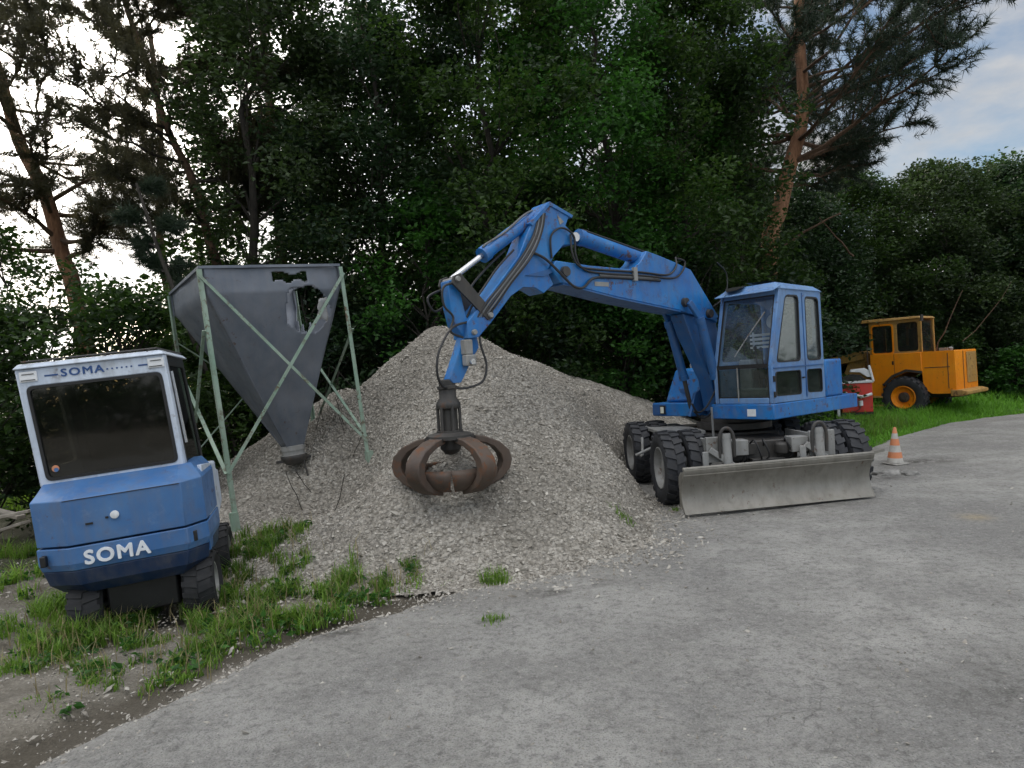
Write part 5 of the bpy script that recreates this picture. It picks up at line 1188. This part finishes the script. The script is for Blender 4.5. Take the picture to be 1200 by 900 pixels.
# grass
def blades(name, x, y, h, rg, mt, wid=.009, label=None, kind='stuff', tint=None, z=None):
    n = len(x); z = ground_at(x, y)-.015 if z is None else z
    th = rg.uniform(0, 2*np.pi, n); dx, dy = np.cos(th), np.sin(th); bend = rg.uniform(.15, .95, n)*h; W = wid*rg.uniform(.6, 1.4, n)
    px, py = -dy*W/2, dx*W/2; O_ = np.stack([x, y, z], 1); S = np.stack([px, py, np.zeros(n)], 1); D = np.stack([dx, dy, np.zeros(n)], 1)
    m1 = O_+D*(bend*.22)[:, None]+np.array([0, 0, 1.0])*(h*.55)[:, None]; tp_ = O_+D*bend[:, None]+np.array([0, 0, 1.0])*(h*.92)[:, None]
    V = np.stack([O_-S, O_+S, m1+S*.8, m1-S*.8, tp_], 1).reshape(-1, 3); b_ = 5*np.arange(n)[:, None]
    F = np.concatenate([b_+np.array([0, 1, 2]), b_+np.array([0, 2, 3]), b_+np.array([3, 2, 4])], 1).reshape(-1, 3)
    t = tint if tint is not None else rg.beta(2, 2, n)
    o = npmesh(name, V, F, mt, None, np.repeat(t, 5))
    if kind: o['kind'] = kind
    if label: o['label'] = label
    return o
rg = np.random.default_rng(31)
X_, Y_, H_, T_ = [], [], [], []
for px, py, sp, cnt, hh, tb_ in [(15,690,.22,1700,.17,.85),(50,735,.16,900,.13,.6),(100,742,.15,900,.12,.45),(30,775,.14,600,.10,.5),(200,788,.13,900,.12,.55),(235,765,.13,1000,.14,.5),(265,738,.14,1200,.15,.5),
        (300,715,.15,1200,.14,.45),(340,735,.13,1500,.17,.55),(375,715,.13,1900,.20,.65),(395,690,.13,1200,.17,.5),(330,690,.15,1000,.14,.4),(285,665,.16,1200,.17,.35),(330,658,.16,900,.15,.35),(250,700,.14,800,.13,.4),
        (165,745,.12,450,.09,.45),(125,770,.12,300,.08,.4),(60,800,.1,200,.07,.5),(20,650,.2,600,.2,.6),(430,700,.10,450,.10,.4),(455,690,.12,420,.09,.35),(490,682,.10,380,.09,.4),(510,676,.08,200,.07,.35),(155,722,.15,500,.12,.35),(30,830,.10,90,.05,.4),(85,742,.10,600,.20,.5),(235,712,.10,500,.20,.4),(255,690,.12,600,.18,.4),(120,730,.12,500,.16,.4),(100,738,.12,700,.17,.4),(170,712,.15,500,.13,.3),(238,700,.10,600,.16,.35),(60,712,.12,600,.2,.7)]:
    c = atz(px, py); cx = rg.normal(c.x, sp, cnt); cy = rg.normal(c.y, sp*1.1, cnt)
    # gather into tufts
    k = max(4, cnt//45); tx = rg.normal(c.x, sp, k); ty = rg.normal(c.y, sp*1.1, k); ii = rg.integers(0, k, cnt)
    cx = tx[ii]+rg.normal(0, .035, cnt); cy = ty[ii]+rg.normal(0, .035, cnt)
    X_.append(cx); Y_.append(cy); tf = rg.uniform(.35, 1.35, k)[ii]; tt = rg.normal(tb_, .18, k)[ii]; H_.append(hh*tf*rg.uniform(.4, 1.25, cnt)); T_.append(np.clip(tt+rg.normal(0, .14, cnt), 0, 1))
X_, Y_, H_, T_ = map(np.concatenate, (X_, Y_, H_, T_)); k = (road_dist(X_, Y_) > .22) & ((road_dist(X_, Y_) > .5) | (rg.uniform(size=len(X_)) < .35)) & (npnoise(X_, Y_, 2.2, 17) > -.22); 
blades('grass', X_[k], Y_[k], H_[k]*.82*np.clip(.45+road_dist(X_, Y_)[k]*.7, .4, 1), rg, GRASSM, .0095, 'patchy green grass around the small excavator', tint=T_[k])
kk = rg.choice(np.nonzero(k)[0], 1500); DRYM = leafmat('dry_grass_blade', (.16,.13,.06), (.34,.29,.15), .3)
blades('grass', X_[kk]+rg.normal(0, .08, 1500), Y_[kk]+rg.normal(0, .08, 1500), rg.uniform(.08, .24, 1500), rg, DRYM, .006, 'dry straw-coloured blades among the grass around the small excavator')
kk = rg.choice(np.nonzero(k)[0], 260); P_ = np.repeat(np.stack([X_[kk], Y_[kk], ground_at(X_[kk], Y_[kk])+.03], 1), 9, 0)+rg.normal(0, .03, (2340, 3))*np.array([1, 1, .6])
V, F, T = leaves(P_, 1.0, .055, rg, np.clip(rg.normal(.5, .25, len(P_)), 0, 1), .62); o = npmesh('weeds', V, F, LEAF2, None, T); tag(o, 'low broad-leaved weeds in the verge', kind='stuff')
# field grass at the right
n = 60000; x = rg.uniform(4.3, 24, n); y = rg.uniform(11.3, 27, n); d = road_dist(x, y); k = (d > .05) & (x/y < .95) & (x/y > .40) & (pile_h(x, y) < .05); x, y, d = x[k], y[k], d[k]
hh = (.10+.26*np.clip(d/1.6, 0, 1))*rg.uniform(.5, 1.3, len(x))*(1+.5*npnoise(x, y, .7, 4)); 
blades('grass', x, y, hh, rg, GRASSF, .024, 'tall bright green grass along the yard beside the loader', tint=np.clip(rg.normal(.5, .2, len(x))+.4*npnoise(x, y, .5, 6), 0, 1))
# dense strip right at the yard's edge
n = 26000; x = rg.uniform(4.8, 15, n); y = rg.uniform(11, 18, n); d = road_dist(x, y); k = (d > .0) & (d < 1.8) & (x/y > .42); x, y, d = x[k], y[k], d[k]
blades('grass', x, y, (.06+.2*np.clip(d/.9, 0, 1))*rg.uniform(.5, 1.4, len(x)), rg, GRASSF, .016, 'bright green grass fringe at the edge of the yard', tint=np.clip(rg.normal(.55, .2, len(x)), 0, 1))
# undergrowth at the foot of the trees
n = 30000; x = rg.uniform(-9, 9, n); y = rg.uniform(10.5, 16, n); k = (pile_h(x, y) < .08) & (road_dist(x, y) > .3); x, y = x[k], y[k]
blades('grass', x, y, rg.uniform(.1, .45, len(x)), rg, GRASSM, .016, 'rank grass under the trees behind the heap', tint=np.clip(rg.normal(.35, .2, len(x)), 0, 1))
# single weeds
WG = 'small weeds on the yard'
for px, py, r, cnt, h_, lb in [(580,678,.13,170,.13,'small tuft of grass at the front foot of the heap'),(578,726,.10,90,.06,'flat little tuft of grass lying on the grey yard'),(732,628,.12,110,.07,'low tuft of grass at the right foot of the heap'),
                  (790,598,.05,50,.06,'tiny tuft of grass beside the excavator front tyre')]:
    c = atz(px, py); x = rg.normal(c.x, r*.5, cnt); y = rg.normal(c.y, r*.5, cnt)
    o = blades('weed_tuft', x, y, h_*rg.uniform(.5, 1.2, cnt), rg, GRASSM, .008, None, None, np.clip(rg.normal(.5, .2, cnt), 0, 1)); tag(o, lb, 'weed', WG)
# dry thin stalks on the heap beside the hopper
b = MB()
for _ in range(26):
    p = atz(rg.uniform(350, 425), rg.uniform(535, 640)); x0, y0 = p.x, p.y+rg.uniform(0, 1.6); z0 = float(ground_at(x0, y0)[0]); hgt = rg.uniform(.1, .5)
    b.tube(branch_pts((x0, y0, z0-.03), (x0+rg.normal(0, .15), y0+rg.normal(0, .1), z0+hgt), rg, .1, 4), [.005]*5, 4)
o = b.build('dry_stalks', BARKD, None, 0, 0); tag(o, 'thin dark dry stalks sticking out of the heap beside the hopper', 'stalks', kind='stuff')

# ---------------------------------------------------------------- render settings
sc.view_settings.view_transform = 'Standard'; sc.view_settings.look = 'None'; sc.view_settings.exposure = .75; sc.view_settings.gamma = 1; sc.view_settings.use_curve_mapping = False
cy = sc.cycles
cy.use_denoising = True; cy.max_bounces = 6; cy.diffuse_bounces = 3; cy.glossy_bounces = 3; cy.transmission_bounces = 4; cy.transparent_max_bounces = 10; cy.caustics_reflective = False; cy.caustics_refractive = False
